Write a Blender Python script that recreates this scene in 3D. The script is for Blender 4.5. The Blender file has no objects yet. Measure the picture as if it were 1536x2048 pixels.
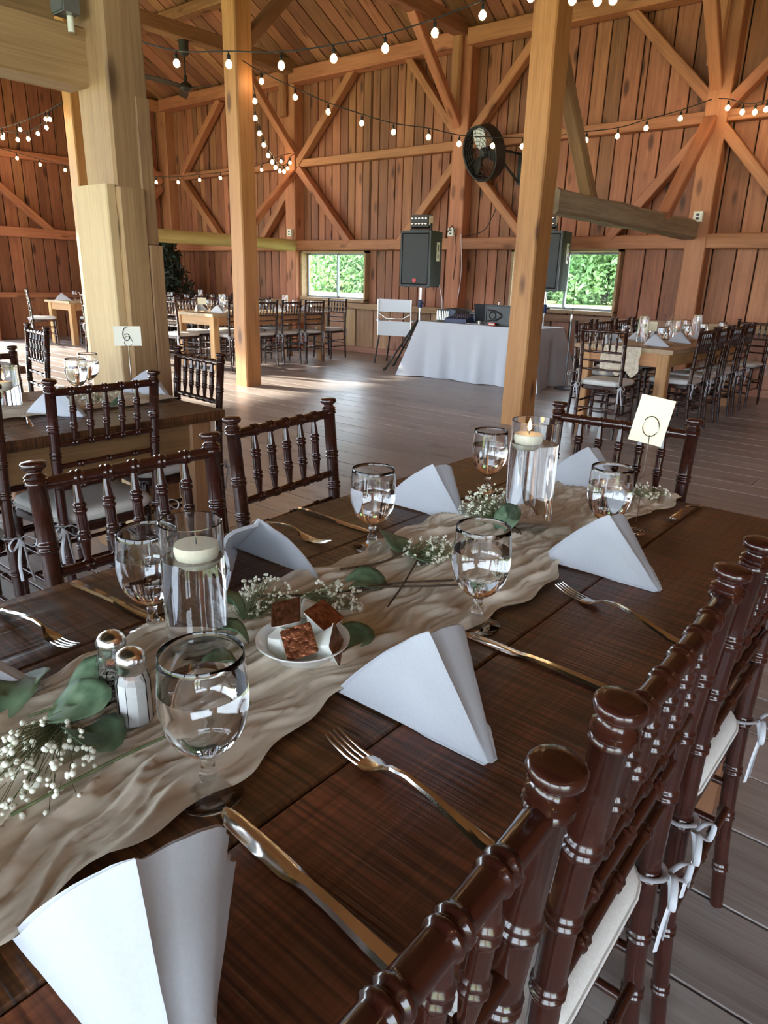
import bpy, math, random
from math import sin, cos, pi, radians, sqrt
from mathutils import Vector, Matrix, noise

# ------------------------------------------------------------------ camera
sc = bpy.context.scene
COL = sc.collection
yaw, pitch, roll = radians(39.2533), radians(18.5163), radians(1.6379)
fwd = Vector((-sin(yaw)*cos(pitch), cos(yaw)*cos(pitch), -sin(pitch)))
rgt = Vector((cos(yaw), sin(yaw), 0)); upv = rgt.cross(fwd)
r2 = rgt*cos(roll) + upv*sin(roll); u2 = -rgt*sin(roll) + upv*cos(roll)
cam_d = bpy.data.cameras.new('camera'); cam = bpy.data.objects.new('camera', cam_d); COL.objects.link(cam)
cam.matrix_world = Matrix(((r2.x, u2.x, -fwd.x, 0), (r2.y, u2.y, -fwd.y, 0), (r2.z, u2.z, -fwd.z, 1.27), (0, 0, 0, 1)))
cam_d.sensor_fit = 'VERTICAL'; cam_d.sensor_height = 36.0; cam_d.lens = 36.0*1387.17/2048
cam_d.clip_start = 0.02; cam_d.clip_end = 300
sc.camera = cam

# ------------------------------------------------------------------ sky, sun, exposure
w = bpy.data.worlds.new('sky'); sc.world = w; w.use_nodes = True
bg = w.node_tree.nodes['Background']; bg.inputs[0].default_value = (0.74, 0.87, 1.0, 1); bg.inputs[1].default_value = 7.0
sun_d = bpy.data.lights.new('sun', 'SUN'); sun_d.energy = 14.0; sun_d.angle = radians(1.5); sun_d.color = (1, 0.90, 0.74)
sun = bpy.data.objects.new('sun', sun_d); COL.objects.link(sun)
sun.rotation_euler = Vector((-0.90, -0.30, 0.36)).to_track_quat('Z', 'Y').to_euler()
sc.view_settings.view_transform = 'Standard'; sc.view_settings.look = 'None'; sc.view_settings.gamma = 1
sc.view_settings.use_curve_mapping = False
sc.view_settings.exposure = 0.78
sc.cycles.max_bounces = 12; sc.cycles.diffuse_bounces = 5; sc.cycles.glossy_bounces = 4; sc.cycles.transmission_bounces = 12
sc.cycles.transparent_max_bounces = 12; sc.cycles.sample_clamp_indirect = 6.0; sc.cycles.blur_glossy = 0.6
sc.cycles.use_denoising = True; sc.cycles.use_adaptive_sampling = True; sc.cycles.adaptive_threshold = 0.07
BULB = 260.0           # emission of the string-light filaments

# ------------------------------------------------------------------ helpers
RND = random.Random(7)

def tag(o, label=None, cat=None, group=None, kind=None):
    if label: o['label'] = label
    if cat: o['category'] = cat
    if group: o['group'] = group
    if kind: o['kind'] = kind
    return o

def thing(name, label, cat, loc=(0, 0, 0), rz=0.0, group=None, kind=None):
    o = bpy.data.objects.new(name, None); COL.objects.link(o); o.empty_display_size = 0.05
    o.location = loc; o.rotation_euler = (0, 0, rz)
    return tag(o, label, cat, group, kind)

def mobj(name, data, mat, parent=None, smooth=False, mtx=None):
    if isinstance(data, bpy.types.Mesh):
        me = data
    else:
        v, f = data
        me = bpy.data.meshes.new(name); me.from_pydata([tuple(p) for p in v], [], f); me.update()
        if smooth:
            me.polygons.foreach_set('use_smooth', [True]*len(me.polygons))
            if smooth != 'all':
                me.set_sharp_from_angle(angle=radians(smooth if smooth is not True else 50))
        me.materials.append(mat)
    o = bpy.data.objects.new(name, me); COL.objects.link(o)
    if parent is not None: o.parent = parent
    if mtx is not None: o.matrix_basis = mtx
    return o

def copy_tree(o, parent=None):
    c = o.copy(); COL.objects.link(c); c.parent = parent
    for ch in list(o.children): copy_tree(ch, c)
    return c

def join(*parts):
    V, F = [], []
    for v, f in parts:
        k = len(V); V += list(v); F += [tuple(i+k for i in q) for q in f]
    return V, F

def xf(data, m):
    return [m @ Vector(p) for p in data[0]], data[1]

def box(x0, x1, y0, y1, z0, z1):
    v = [(x, y, z) for x in (x0, x1) for y in (y0, y1) for z in (z0, z1)]
    return v, [(0, 1, 3, 2), (4, 6, 7, 5), (0, 4, 5, 1), (2, 3, 7, 6), (0, 2, 6, 4), (1, 5, 7, 3)]

def loft(secs, cap=True, closed=True):
    n = len(secs[0]); V = [p for s in secs for p in s]; F = []
    m = n if closed else n-1
    for i in range(len(secs)-1):
        for j in range(m):
            a, b = i*n+j, i*n+(j+1) % n
            F.append((a, b, b+n, a+n))
    if cap and closed:
        F.append(tuple(range(n-1, -1, -1))); k = (len(secs)-1)*n; F.append(tuple(range(k, k+n)))
    return V, F

def lathe(prof, n=24, cap=True):
    """prof: (r, z) pairs, r=0 allowed only at the ends"""
    V, F, rows = [], [], []
    for r, z in prof:
        if r < 1e-6: rows.append([len(V)]); V.append((0, 0, z))
        else:
            rows.append(list(range(len(V), len(V)+n)))
            V += [(r*cos(2*pi*j/n), r*sin(2*pi*j/n), z) for j in range(n)]
    for a, b in zip(rows, rows[1:]):
        for j in range(n):
            if len(a) == 1 and len(b) == 1: continue
            if len(a) == 1: F.append((a[0], b[(j+1) % n], b[j]))
            elif len(b) == 1: F.append((a[j], a[(j+1) % n], b[0]))
            else: F.append((a[j], a[(j+1) % n], b[(j+1) % n], b[j]))
    if cap:
        if len(rows[0]) > 1: F.append(tuple(reversed(rows[0])))
        if len(rows[-1]) > 1: F.append(tuple(rows[-1]))
    # profile goes upward along +z with r outward -> faces (a_j,a_j+1,b_j+1,b_j) point outward
    return V, F

def sweep(pts, rad, n=8, cap=True, flat=None):
    pts = [Vector(p) for p in pts]
    if not isinstance(rad, (list, tuple)): rad = [rad]*len(pts)
    T = []
    for i in range(len(pts)):
        a, b = pts[max(i-1, 0)], pts[min(i+1, len(pts)-1)]
        T.append((b-a).normalized())
    ref = Vector((0, 0, 1)) if abs(T[0].z) < 0.9 else Vector((1, 0, 0))
    N = (ref - T[0]*ref.dot(T[0])).normalized(); secs = []
    for i, p in enumerate(pts):
        N = (N - T[i]*N.dot(T[i])).normalized(); B = T[i].cross(N)
        k = flat if flat else 1.0
        secs.append([p + N*(rad[i]*k*sin(2*pi*j/n)) + B*(-rad[i]*cos(2*pi*j/n)) for j in range(n)])
    return loft(secs, cap)

def turned(p0, p1, prof, n=12, bend=None):
    """a lathe-turned stick from p0 to p1; prof: (s in 0..1, r)"""
    p0, p1 = Vector(p0), Vector(p1); pts, rad = [], []
    for s, r in prof:
        p = p0.lerp(p1, s)
        if bend: p = p + Vector(bend)*(4*s*(1-s))
        pts.append(p); rad.append(r)
    return sweep(pts, rad, n)

def catmull(pts, k=6):
    pts = [Vector(p) for p in pts]; P = [pts[0]*2-pts[1]] + pts + [pts[-1]*2-pts[-2]]; out = []
    for i in range(1, len(P)-2):
        for j in range(k):
            t = j/k; a, b, c, d = P[i-1], P[i], P[i+1], P[i+2]
            out.append(0.5*((2*b) + (c-a)*t + (2*a-5*b+4*c-d)*t*t + (3*b-a-3*c+d)*t**3))
    out.append(pts[-1]); return out

def beam_mesh(L, wd, ht, ch=0.008, segs=1, jit=0.0, rnd=RND, taper=0.0):
    """chamfered timber along local X, centred on the axis"""
    secs = []
    for i in range(segs+1):
        x = L*i/segs; k = 1-taper*i/segs
        a, b = wd/2*k, ht/2*k; c = ch
        da, db = rnd.uniform(-jit, jit), rnd.uniform(-jit, jit); ox, oy = rnd.uniform(-jit, jit)*.6, rnd.uniform(-jit, jit)*.6
        a += da; b += db
        secs.append([(x, y+ox, z+oy) for y, z in ((-a, -b+c), (-a, b-c), (-a+c, b), (a-c, b), (a, b-c), (a, -b+c), (a-c, -b), (-a+c, -b))])
    V, F = loft(secs)
    return V, [tuple(reversed(f)) for f in F]

def frame_mtx(p0, p1, up=(0, 0, 1)):
    p0, p1 = Vector(p0), Vector(p1); X = (p1-p0).normalized(); U = Vector(up)
    if abs(X.dot(U)) > 0.97: U = Vector((0, 1, 0)) if abs(X.y) < 0.9 else Vector((1, 0, 0))
    Y = U.cross(X).normalized(); Z = X.cross(Y)
    m = Matrix(((X.x, Y.x, Z.x, p0.x), (X.y, Y.y, Z.y, p0.y), (X.z, Y.z, Z.z, p0.z), (0, 0, 0, 1)))
    return m, (p1-p0).length

def timber(name, p0, p1, wd, ht, mat, parent=None, up=(0, 0, 1), ch=0.008, segs=1, jit=0.0, smooth=False, taper=0.0):
    m, L = frame_mtx(p0, p1, up)
    return mobj(name, beam_mesh(L, wd, ht, ch, segs, jit, taper=taper), mat, parent, smooth, m)

# ------------------------------------------------------------------ materials
def nt(name):
    m = bpy.data.materials.new(name); m.use_nodes = True
    t = m.node_tree; return m, t, t.nodes, t.links, t.nodes['Principled BSDF']

def flatmat(name, col, rough=0.5, metal=0.0, emit=None, es=0.0, trans=0.0, ior=1.45, coat=0.0, alpha=1.0, sss=0.0, spec=None):
    m, t, N, K, b = nt(name)
    b.inputs['Base Color'].default_value = (*col, 1); b.inputs['Roughness'].default_value = rough; b.inputs['Metallic'].default_value = metal
    b.inputs['Transmission Weight'].default_value = trans; b.inputs['IOR'].default_value = ior; b.inputs['Coat Weight'].default_value = coat
    if emit: b.inputs['Emission Color'].default_value = (*emit, 1); b.inputs['Emission Strength'].default_value = es
    if spec is not None: b.inputs['Specular IOR Level'].default_value = spec
    if sss:
        b.inputs['Subsurface Weight'].default_value = sss; b.inputs['Subsurface Radius'].default_value = (.01, .008, .006)
    b.inputs['Alpha'].default_value = alpha
    return m

def noisy(name, c0, c1, scale=40, rough=0.7, bump=0.0, detail=4, metal=0.0):
    m, t, N, K, b = nt(name)
    tc = N.new('ShaderNodeTexCoord'); no = N.new('ShaderNodeTexNoise'); no.inputs['Scale'].default_value = scale; no.inputs['Detail'].default_value = detail
    K.new(tc.outputs['Object'], no.inputs['Vector'])
    cr = N.new('ShaderNodeValToRGB'); cr.color_ramp.elements[0].color = (*c0, 1); cr.color_ramp.elements[1].color = (*c1, 1)
    cr.color_ramp.elements[0].position = .35; cr.color_ramp.elements[1].position = .65
    K.new(no.outputs['Fac'], cr.inputs['Fac']); K.new(cr.outputs['Color'], b.inputs['Base Color'])
    b.inputs['Roughness'].default_value = rough; b.inputs['Metallic'].default_value = metal
    if bump:
        bp = N.new('ShaderNodeBump'); bp.inputs['Strength'].default_value = bump; bp.inputs['Distance'].default_value = .004
        K.new(no.outputs['Fac'], bp.inputs['Height']); K.new(bp.outputs['Normal'], b.inputs['Normal'])
    return m

def wood(name, dark, mid, light, rough=0.65, var=0.35, hue=0.02, knots=0.6, bump=0.25, saw=0.0, coat=0.0, gs=1.0, blotch=0.35, spec=0.4):
    """grain runs along local X; every object gets its own offset and tint"""
    m, t, N, K, b = nt(name)
    tc = N.new('ShaderNodeTexCoord'); oi = N.new('ShaderNodeObjectInfo')
    ad = N.new('ShaderNodeVectorMath'); ad.operation = 'ADD'
    ml = N.new('ShaderNodeMath'); ml.operation = 'MULTIPLY'; ml.inputs[1].default_value = 53.0
    K.new(oi.outputs['Random'], ml.inputs[0]); K.new(tc.outputs['Object'], ad.inputs[0]); K.new(ml.outputs[0], ad.inputs[1])
    def mapped(s):
        mp = N.new('ShaderNodeMapping'); mp.inputs['Scale'].default_value = s; K.new(ad.outputs[0], mp.inputs['Vector']); return mp.outputs[0]
    def noise(s, scale, det, dist=0.0):
        n = N.new('ShaderNodeTexNoise'); n.inputs['Scale'].default_value = scale; n.inputs['Detail'].default_value = det
        n.inputs['Distortion'].default_value = dist; K.new(mapped(s), n.inputs['Vector']); return n.outputs['Fac']
    g1 = noise((1.2*gs, 26*gs, 26*gs), 1.0, 4, .6)
    g2 = noise((4*gs, 160*gs, 160*gs), 1.0, 1)
    bl = noise((.7, 2.2, 2.2), 1.3, 2)
    cr = N.new('ShaderNodeValToRGB'); e = cr.color_ramp.elements
    e[0].color = (*dark, 1); e[0].position = .28; e[1].color = (*light, 1); e[1].position = .74
    x = e.new(.5); x.color = (*mid, 1)
    mx = N.new('ShaderNodeMath'); mx.operation = 'MULTIPLY_ADD'; mx.inputs[1].default_value = blotch; K.new(bl, mx.inputs[0])
    m2 = N.new('ShaderNodeMath'); m2.operation = 'MULTIPLY_ADD'; m2.inputs[1].default_value = .25; K.new(g2, m2.inputs[0])
    m3 = N.new('ShaderNodeMath'); m3.operation = 'MULTIPLY'; m3.inputs[1].default_value = .75-blotch; K.new(g1, m3.inputs[0])
    K.new(m3.outputs[0], m2.inputs[2]); K.new(m2.outputs[0], mx.inputs[2]); K.new(mx.outputs[0], cr.inputs['Fac'])
    col = cr.outputs['Color']
    if knots:
        vo = N.new('ShaderNodeTexVoronoi'); vo.inputs['Scale'].default_value = 1.0; K.new(mapped((1.5, 4.2, 4.2)), vo.inputs['Vector'])
        k = N.new('ShaderNodeMapRange'); k.inputs['From Min'].default_value = .09; k.inputs['From Max'].default_value = .20
        k.inputs['To Min'].default_value = knots; k.inputs['To Max'].default_value = 0; K.new(vo.outputs['Distance'], k.inputs['Value'])
        mk = N.new('ShaderNodeMixRGB'); mk.inputs[2].default_value = (dark[0]*.45, dark[1]*.38, dark[2]*.35, 1)
        K.new(k.outputs[0], mk.inputs[0]); K.new(col, mk.inputs[1]); col = mk.outputs[0]
    hs = N.new('ShaderNodeHueSaturation')
    v = N.new('ShaderNodeMapRange'); v.inputs['To Min'].default_value = 1-var; v.inputs['To Max'].default_value = 1+var*.8; K.new(oi.outputs['Random'], v.inputs['Value'])
    fr = N.new('ShaderNodeMath'); fr.operation = 'FRACT'; mm = N.new('ShaderNodeMath'); mm.operation = 'MULTIPLY'; mm.inputs[1].default_value = 17.3
    K.new(oi.outputs['Random'], mm.inputs[0]); K.new(mm.outputs[0], fr.inputs[0])
    h = N.new('ShaderNodeMapRange'); h.inputs['To Min'].default_value = .5-hue; h.inputs['To Max'].default_value = .5+hue; K.new(fr.outputs[0], h.inputs['Value'])
    K.new(v.outputs[0], hs.inputs['Value']); K.new(h.outputs[0], hs.inputs['Hue']); K.new(col, hs.inputs['Color'])
    K.new(hs.outputs[0], b.inputs['Base Color'])
    rr = N.new('ShaderNodeMapRange'); rr.inputs['To Min'].default_value = max(.05, rough-.12); rr.inputs['To Max'].default_value = rough+.14; K.new(g1, rr.inputs['Value'])
    K.new(rr.outputs[0], b.inputs['Roughness']); b.inputs['Coat Weight'].default_value = coat; b.inputs['Coat Roughness'].default_value = .07
    b.inputs['Specular IOR Level'].default_value = spec
    bp = N.new('ShaderNodeBump'); bp.inputs['Strength'].default_value = bump; bp.inputs['Distance'].default_value = .006
    hgt = g1
    if saw:
        sawn = True
        wv = N.new('ShaderNodeTexNoise'); wv.inputs['Scale'].default_value = 1; wv.inputs['Detail'].default_value = 2; wv.inputs['Distortion'].default_value = .15
        K.new(mapped((165, 5, 5)), wv.inputs['Vector'])
        pat = noise((3, 9, 9), 1.0, 2)
        pm = N.new('ShaderNodeMapRange'); pm.inputs['From Min'].default_value = .4; pm.inputs['From Max'].default_value = .62; K.new(pat, pm.inputs['Value'])
        q = N.new('ShaderNodeMath'); q.operation = 'MULTIPLY'; K.new(wv.outputs['Fac'], q.inputs[0]); K.new(pm.outputs[0], q.inputs[1])
        s_ = N.new('ShaderNodeMath'); s_.operation = 'MULTIPLY_ADD'; s_.inputs[1].default_value = saw; K.new(q.outputs[0], s_.inputs[0]); K.new(g1, s_.inputs[2]); hgt = s_.outputs[0]
        dk = N.new('ShaderNodeMapRange'); dk.inputs['From Min'].default_value = .38; dk.inputs['From Max'].default_value = .62; dk.inputs['To Min'].default_value = .45; dk.inputs['To Max'].default_value = 1.35; K.new(wv.outputs['Fac'], dk.inputs['Value'])
        hs2 = N.new('ShaderNodeHueSaturation'); K.new(dk.outputs[0], hs2.inputs['Value']); K.new(hs.outputs[0], hs2.inputs['Color']); K.new(hs2.outputs[0], b.inputs['Base Color'])
    K.new(hgt, bp.inputs['Height']); K.new(bp.outputs['Normal'], b.inputs['Normal'])
    return m

M = {}
M['wall'] = wood('barn_wall_boards', (.12, .041, .020), (.30, .112, .052), (.46, .195, .095), .6, .30, .006, .85)
M['wainscot'] = wood('pale_wall_boards', (.20, .10, .055), (.38, .21, .12), (.52, .33, .21), .65, .35, .02, .5)
M['wallgap'] = flatmat('dark_board_gap', (.010, .005, .003), .95)
M['frame'] = wood('orange_timber_frame', (.20, .072, .030), (.40, .155, .068), (.53, .235, .115), .58, .14, .006, .7)
M['post'] = wood('honey_timber_post', (.23, .090, .027), (.43, .200, .066), (.54, .285, .105), .55, .08, .006, .9, gs=.8)
M['bigpost'] = wood('weathered_tan_post', (.13, .070, .032), (.34, .195, .092), (.50, .315, .158), .65, .12, .008, 1.0, gs=.7, blotch=.5)
M['palepost'] = wood('pale_sawn_board', (.38, .25, .12), (.53, .37, .19), (.61, .46, .27), .65, .06, .01, .4)
M['log'] = wood('grey_green_log', (.14, .095, .055), (.29, .215, .135), (.46, .37, .25), .8, .08, .006, .7, bump=.9, gs=.7)
M['ylog'] = wood('yellow_peeled_log', (.34, .24, .08), (.50, .37, .14), (.60, .46, .2), .6, .08, .01, .4)
M['roof'] = wood('roof_boards', (.13, .048, .022), (.28, .110, .050), (.43, .195, .095), .65, .38, .008, .7)
M['darkbeam'] = wood('dark_tie_timber', (.12, .050, .022), (.25, .11, .05), (.36, .17, .085), .65, .2, .01, .4)
M['floor'] = wood('grey_brown_floor_planks', (.17, .138, .122), (.33, .285, .265), (.47, .425, .40), .34, .24, .010, .45, bump=.16, spec=.6)
M['table'] = wood('dark_walnut_tabletop', (.022, .0075, .0030), (.098, .034, .0125), (.24, .094, .034), .40, .22, .010, .6, bump=.5, saw=1.0, spec=.5)
M['apron'] = wood('brown_table_frame', (.12, .055, .022), (.25, .125, .055), (.36, .20, .095), .5, .15, .01, .5)
M['oak'] = wood('golden_table_frame', (.30, .135, .05), (.48, .25, .10), (.60, .34, .16), .5, .15, .01, .6)
M['tabletan'] = wood('worn_tan_tabletop', (.30, .20, .11), (.46, .32, .19), (.58, .43, .28), .5, .15, .01, .4)
M['mahog'] = wood('mahogany_lacquer', (.018, .0042, .0028), (.031, .0072, .0043), (.050, .0120, .0064), .22, .10, .004, 0, bump=.0, coat=.55, blotch=.2, spec=.35)
M['white'] = noisy('white_cotton', (.50, .515, .56), (.525, .54, .585), 300, .85, .03)
M['cushion'] = noisy('ivory_cushion', (.60, .585, .55), (.67, .655, .63), 220, .8, .08)
M['cream'] = flatmat('cream_card', (.80, .72, .50), .7)
M['cardwhite'] = flatmat('off_white_card', (.74, .70, .60), .7)
M['ink'] = flatmat('black_ink', (.015, .013, .012), .5)
M['glass'] = flatmat('clear_glass', (1, 1, 1), 0.0, trans=1, ior=1.45)
M['pane'] = flatmat('window_glass', (.97, 1, .99), 0.0, trans=1, ior=1.1)
M['water'] = flatmat('water', (1, 1, 1), 0.0, trans=1, ior=1.33)
M['wax'] = flatmat('ivory_wax', (.90, .84, .66), .45, sss=.3)
M['flame'] = flatmat('candle_flame', (1, .7, .3), .5, emit=(1, .55, .18), es=14)
M['steel'] = flatmat('stainless_steel', (.62, .60, .57), .16, 1.0)
M['chrome'] = flatmat('chrome', (.78, .77, .76), .20, 1.0)
M['alu'] = flatmat('window_aluminium', (.20, .21, .21), .45, .5)
M['black'] = noisy('black_plastic', (.012, .012, .012), (.02, .02, .02), 200, .5)
M['carpetblk'] = noisy('speaker_carpet', (.02, .026, .022), (.045, .055, .047), 500, .9, .2)
M['grille'] = noisy('speaker_grille', (.008, .008, .008), (.022, .022, .022), 900, .55, .2)
M['red'] = flatmat('red_badge', (.55, .03, .02), .4)
M['tan'] = flatmat('ivory_plate', (.72, .70, .58), .5)
M['cable'] = flatmat('black_cable', (.01, .009, .008), .6)
M['whitecord'] = flatmat('white_cord', (.7, .68, .62), .6)
M['bulb'] = flatmat('clear_bulb_glass', (1, .90, .72), .05, emit=(1, .74, .42), es=.55, alpha=.30)
M['bulb'].cycles.emission_sampling = 'NONE'
M['filament'] = flatmat('glowing_filament', (1, .85, .6), .5, emit=(1, .68, .36), es=BULB)
M['box'] = flatmat('grey_metal_box', (.26, .29, .29), .4, .7)
M['foil'] = noisy('copper_foil_lid', (.16, .050, .022), (.36, .15, .08), 160, .22, .5, metal=.8)
M['tub'] = flatmat('white_plastic_tub', (.80, .80, .74), .3, spec=.5)
M['china'] = flatmat('white_china', (.82, .82, .80), .12, coat=.5)
M['salt'] = noisy('white_salt', (.82, .82, .80), (.9, .9, .88), 900, .9, .2)
M['pepper'] = noisy('black_pepper', (.015, .012, .010), (.30, .27, .22), 420, .9, .4, detail=1)
M['leaf'] = noisy('eucalyptus_leaf', (.060, .115, .060), (.15, .225, .125), 45, .6, .25)
M['leafbrown'] = noisy('brown_dried_stem', (.05, .030, .018), (.09, .055, .03), 60, .7)
M['stemgreen'] = noisy('green_stem', (.10, .13, .05), (.17, .2, .09), 60, .6)
M['blossom'] = noisy('cream_blossom', (.70, .70, .56), (.88, .87, .76), 200, .8)
M['plant'] = noisy('dark_evergreen', (.006, .012, .007), (.02, .035, .018), 20, .6)
M['lawn'] = noisy('sunlit_lawn', (.28, .36, .12), (.55, .56, .27), .35, .9)
M['treeleaf'] = noisy('tree_foliage', (.12, .24, .09), (.34, .50, .22), .6, .7)
M['bark'] = noisy('tree_bark', (.08, .06, .045), (.2, .16, .12), 8, .9)
M['satin'] = noisy('silver_folding_fabric', (.62, .63, .66), (.70, .71, .74), 120, .55)
M['bag'] = noisy('black_nylon', (.012, .012, .014), (.03, .03, .034), 60, .6, .3)
M['navy'] = flatmat('navy_case', (.02, .03, .09), .4)
M['darkgrey'] = noisy('dark_grey_case', (.03, .032, .035), (.055, .058, .06), 80, .5, .1)
M['screen'] = flatmat('dark_screen', (.03, .032, .036), .2)
M['fanwhite'] = flatmat('white_fan_blade', (.75, .76, .72), .5)
M['fandark'] = flatmat('dark_fan_metal', (.05, .045, .04), .4, .5)

def gauze(name, c0, c1, dens):
    m, t, N, K, b = nt(name)
    tc = N.new('ShaderNodeTexCoord'); no = N.new('ShaderNodeTexNoise'); mp = N.new('ShaderNodeMapping'); mp.inputs['Scale'].default_value = (30, 5, 30)
    K.new(tc.outputs['Object'], mp.inputs['Vector']); K.new(mp.outputs[0], no.inputs['Vector']); no.inputs['Scale'].default_value = 1; no.inputs['Detail'].default_value = 4
    cr = N.new('ShaderNodeValToRGB'); cr.color_ramp.elements[0].color = (*c0, 1); cr.color_ramp.elements[1].color = (*c1, 1)
    cr.color_ramp.elements[0].position = .3; cr.color_ramp.elements[1].position = .7
    K.new(no.outputs['Fac'], cr.inputs[0]); K.new(cr.outputs[0], b.inputs['Base Color']); b.inputs['Roughness'].default_value = .9
    mr = N.new('ShaderNodeMapRange'); mr.inputs['To Min'].default_value = dens-.22; mr.inputs['To Max'].default_value = dens+.22; mr.clamp = True
    n2 = N.new('ShaderNodeTexNoise'); n2.inputs['Scale'].default_value = 1; mp2 = N.new('ShaderNodeMapping'); mp2.inputs['Scale'].default_value = (60, 9, 60)
    K.new(tc.outputs['Object'], mp2.inputs['Vector']); K.new(mp2.outputs[0], n2.inputs['Vector'])
    K.new(n2.outputs['Fac'], mr.inputs['Value']); K.new(mr.outputs[0], b.inputs['Alpha'])
    bp = N.new('ShaderNodeBump'); bp.inputs['Strength'].default_value = .5; bp.inputs['Distance'].default_value = .003; K.new(n2.outputs['Fac'], bp.inputs['Height']); K.new(bp.outputs['Normal'], b.inputs['Normal'])
    return m
M['gauze'] = gauze('cheesecloth_runner', (.70, .58, .44), (.92, .83, .69), .84)

# ------------------------------------------------------------------ the barn
YW = 9.72            # board face of the far wall
XL = -14.25          # board face of the left wall
XR, YN = 4.6, -5.4   # right and near walls
PITCH_R = radians(28); RIDGE_Y = 3.2
def roof_z(y): return 4.72 + math.tan(PITCH_R)*(9.6-abs(y-RIDGE_Y)-RIDGE_Y) if y >= RIDGE_Y else 4.72 + math.tan(PITCH_R)*(9.6-RIDGE_Y-(RIDGE_Y-y))

# windows in the far wall: x0,x1,z0,z1
WIN = [(-10.06, -8.44, .90, 1.73), (-5.56, -3.90, .91, 1.74)]

def struct(name, data, mat, label=None):
    o = mobj(name, data, mat); o['kind'] = 'structure'
    if label: o['label'] = label
    return o

wf = []
xs = [XL-.3, WIN[0][0], WIN[0][1], WIN[1][0], WIN[1][1], XR+.3]
for i in range(5):
    if i in (1, 3):
        wn = WIN[0 if i == 1 else 1]
        wf += [box(xs[i], xs[i+1], YW+.03, YW+.12, -.2, wn[2]), box(xs[i], xs[i+1], YW+.03, YW+.12, wn[3], 5.2)]
    else: wf.append(box(xs[i], xs[i+1], YW+.03, YW+.12, -.2, 5.2))
wall_far = struct('wall_far', join(*wf), M['wallgap'], 'tall barn wall of reddish vertical boards with braced timber frame')
wall_left = struct('wall_left', join(box(XL-.12, XL-.03, 5.45, YW+.1, -.2, 8.2), box(XL-.12, XL-.03, YN, 5.45, 3.4, 8.2), box(XL-.12, XL-.03, YN, -2.2, -.2, 3.4)), M['wallgap'], 'end wall of reddish barn boards')
wall_right = struct('wall_right', join(box(XR, XR+.12, YN, -4.6, -.2, 3.3), box(XR, XR+.12, -1.2, YW+.1, -.2, 3.3), box(XR, XR+.12, YN, YW+.1, 3.3, 8.2)), M['wall'], 'board end wall with an unseen doorway added for side light')  # doorway is an addition out of view, letting more light in from the right
# near wall: posts and header, tall barn doors standing open between them
nw = [box(XL, XR, YN-.1, YN, 4.1, 5.0), box(XL, XR, YN-.1, YN, -.2, .05)]
for x in (-14.2, -10.2, -6.5, -2.9, .8, 4.5): nw.append(box(x-.14, x+.14, YN-.1, YN+.1, 0, 4.1))
wall_near = struct('wall_near', join(*nw), M['wall'], 'barn side with wide open doorways')
floor = struct('floor', box(XL-.2, XR+.2, YN-.2, YW+.15, -.2, -.012), M['wallgap'], 'worn grey brown plank barn floor')
ceiling = struct('ceiling', join(
    loft([[(x, RIDGE_Y, roof_z(RIDGE_Y)+.02), (x, 10.2, roof_z(10.2)+.02), (x, 10.2, roof_z(10.2)+.16), (x, RIDGE_Y, roof_z(RIDGE_Y)+.16)] for x in (XL-.4, XR+.4)]),
    loft([[(x, YN-.6, roof_z(YN-.6)+.02), (x, RIDGE_Y, roof_z(RIDGE_Y)+.02), (x, RIDGE_Y, roof_z(RIDGE_Y)+.16), (x, YN-.6, roof_z(YN-.6)+.16)] for x in (XL-.4, XR+.4)])), M['wallgap'], 'pitched barn roof of dark weathered boards')
struct('ground', box(-140, 140, -60, 160, -.9, -.35), M['lawn'], 'sunlit lawn outside the windows')

# floor planks, running along X
y = YN; r = random.Random(3)
while y < YW:
    wd = min(r.uniform(.20, .29), YW+.02-y)
    x = XL + r.uniform(-3.5, 0)
    while x < XR:
        L = r.uniform(3.4, 4.9); a, b = max(x, XL), min(x+L, XR)
        if b-a > .1:
            m, ln = frame_mtx((a+.003, y+wd/2, -.008+r.uniform(-.0015, .0015)), (b-.003, y+wd/2, -.008))
            mobj('floor_plank', beam_mesh(ln, wd-.006, .016, .002), M['floor'], floor, mtx=m)
        x += L
    y += wd

# wall boards (local X up)
def vboards(parent, along, face, c0, c1, z0, z1, wr, mat, seed, holes=(), name='board', zf=None):
    r = random.Random(seed); c = c0
    while c < c1-.02:
        wd = r.uniform(*wr); wd = min(wd, c1-c)
        mid = c+wd/2; segs = [(z0, z1 if zf is None else zf(mid))]
        for h0, h1, hz0, hz1 in holes:
            if c+wd > h0+.01 and c < h1-.01:
                segs = [(z0, hz0)] if hz0-z0 > .06 else []
                segs.append((hz1, z1))
        for s0, s1 in segs:
            d = r.uniform(0, .012)
            if along == 'x': p0, p1, up = (mid, face+.015+d, s0), (mid, face+.015+d, s1), (0, 1, 0)
            else: p0, p1, up = (face-.015-d, mid, s0), (face-.015-d, mid, s1), (1, 0, 0)
            m, L = frame_mtx(p0, p1, (0, 1, 0) if along == 'x' else (1, 0, 0))
            X = Vector((0, 0, 1)); Zv = Vector((0, 1, 0)) if along == 'x' else Vector((1, 0, 0)); Yv = Zv.cross(X)
            m = Matrix(((X.x, Yv.x, Zv.x, p0[0]), (X.y, Yv.y, Zv.y, p0[1]), (X.z, Yv.z, Zv.z, p0[2]), (0, 0, 0, 1)))
            mobj(name, beam_mesh(L, wd-.017, .03, .005), mat, parent, mtx=m)
        c += wd
hole = [(a+.02, b-.02, c-.02, d+.02) for a, b, c, d in WIN]
vboards(wall_far, 'x', YW, XL, -10.06, .83, 4.72, (.15, .22), M['wall'], 11, hole)
vboards(wall_far, 'x', YW, -10.06, -8.44, .83, 4.72, (.16, .21), M['wall'], 12, hole)
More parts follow.
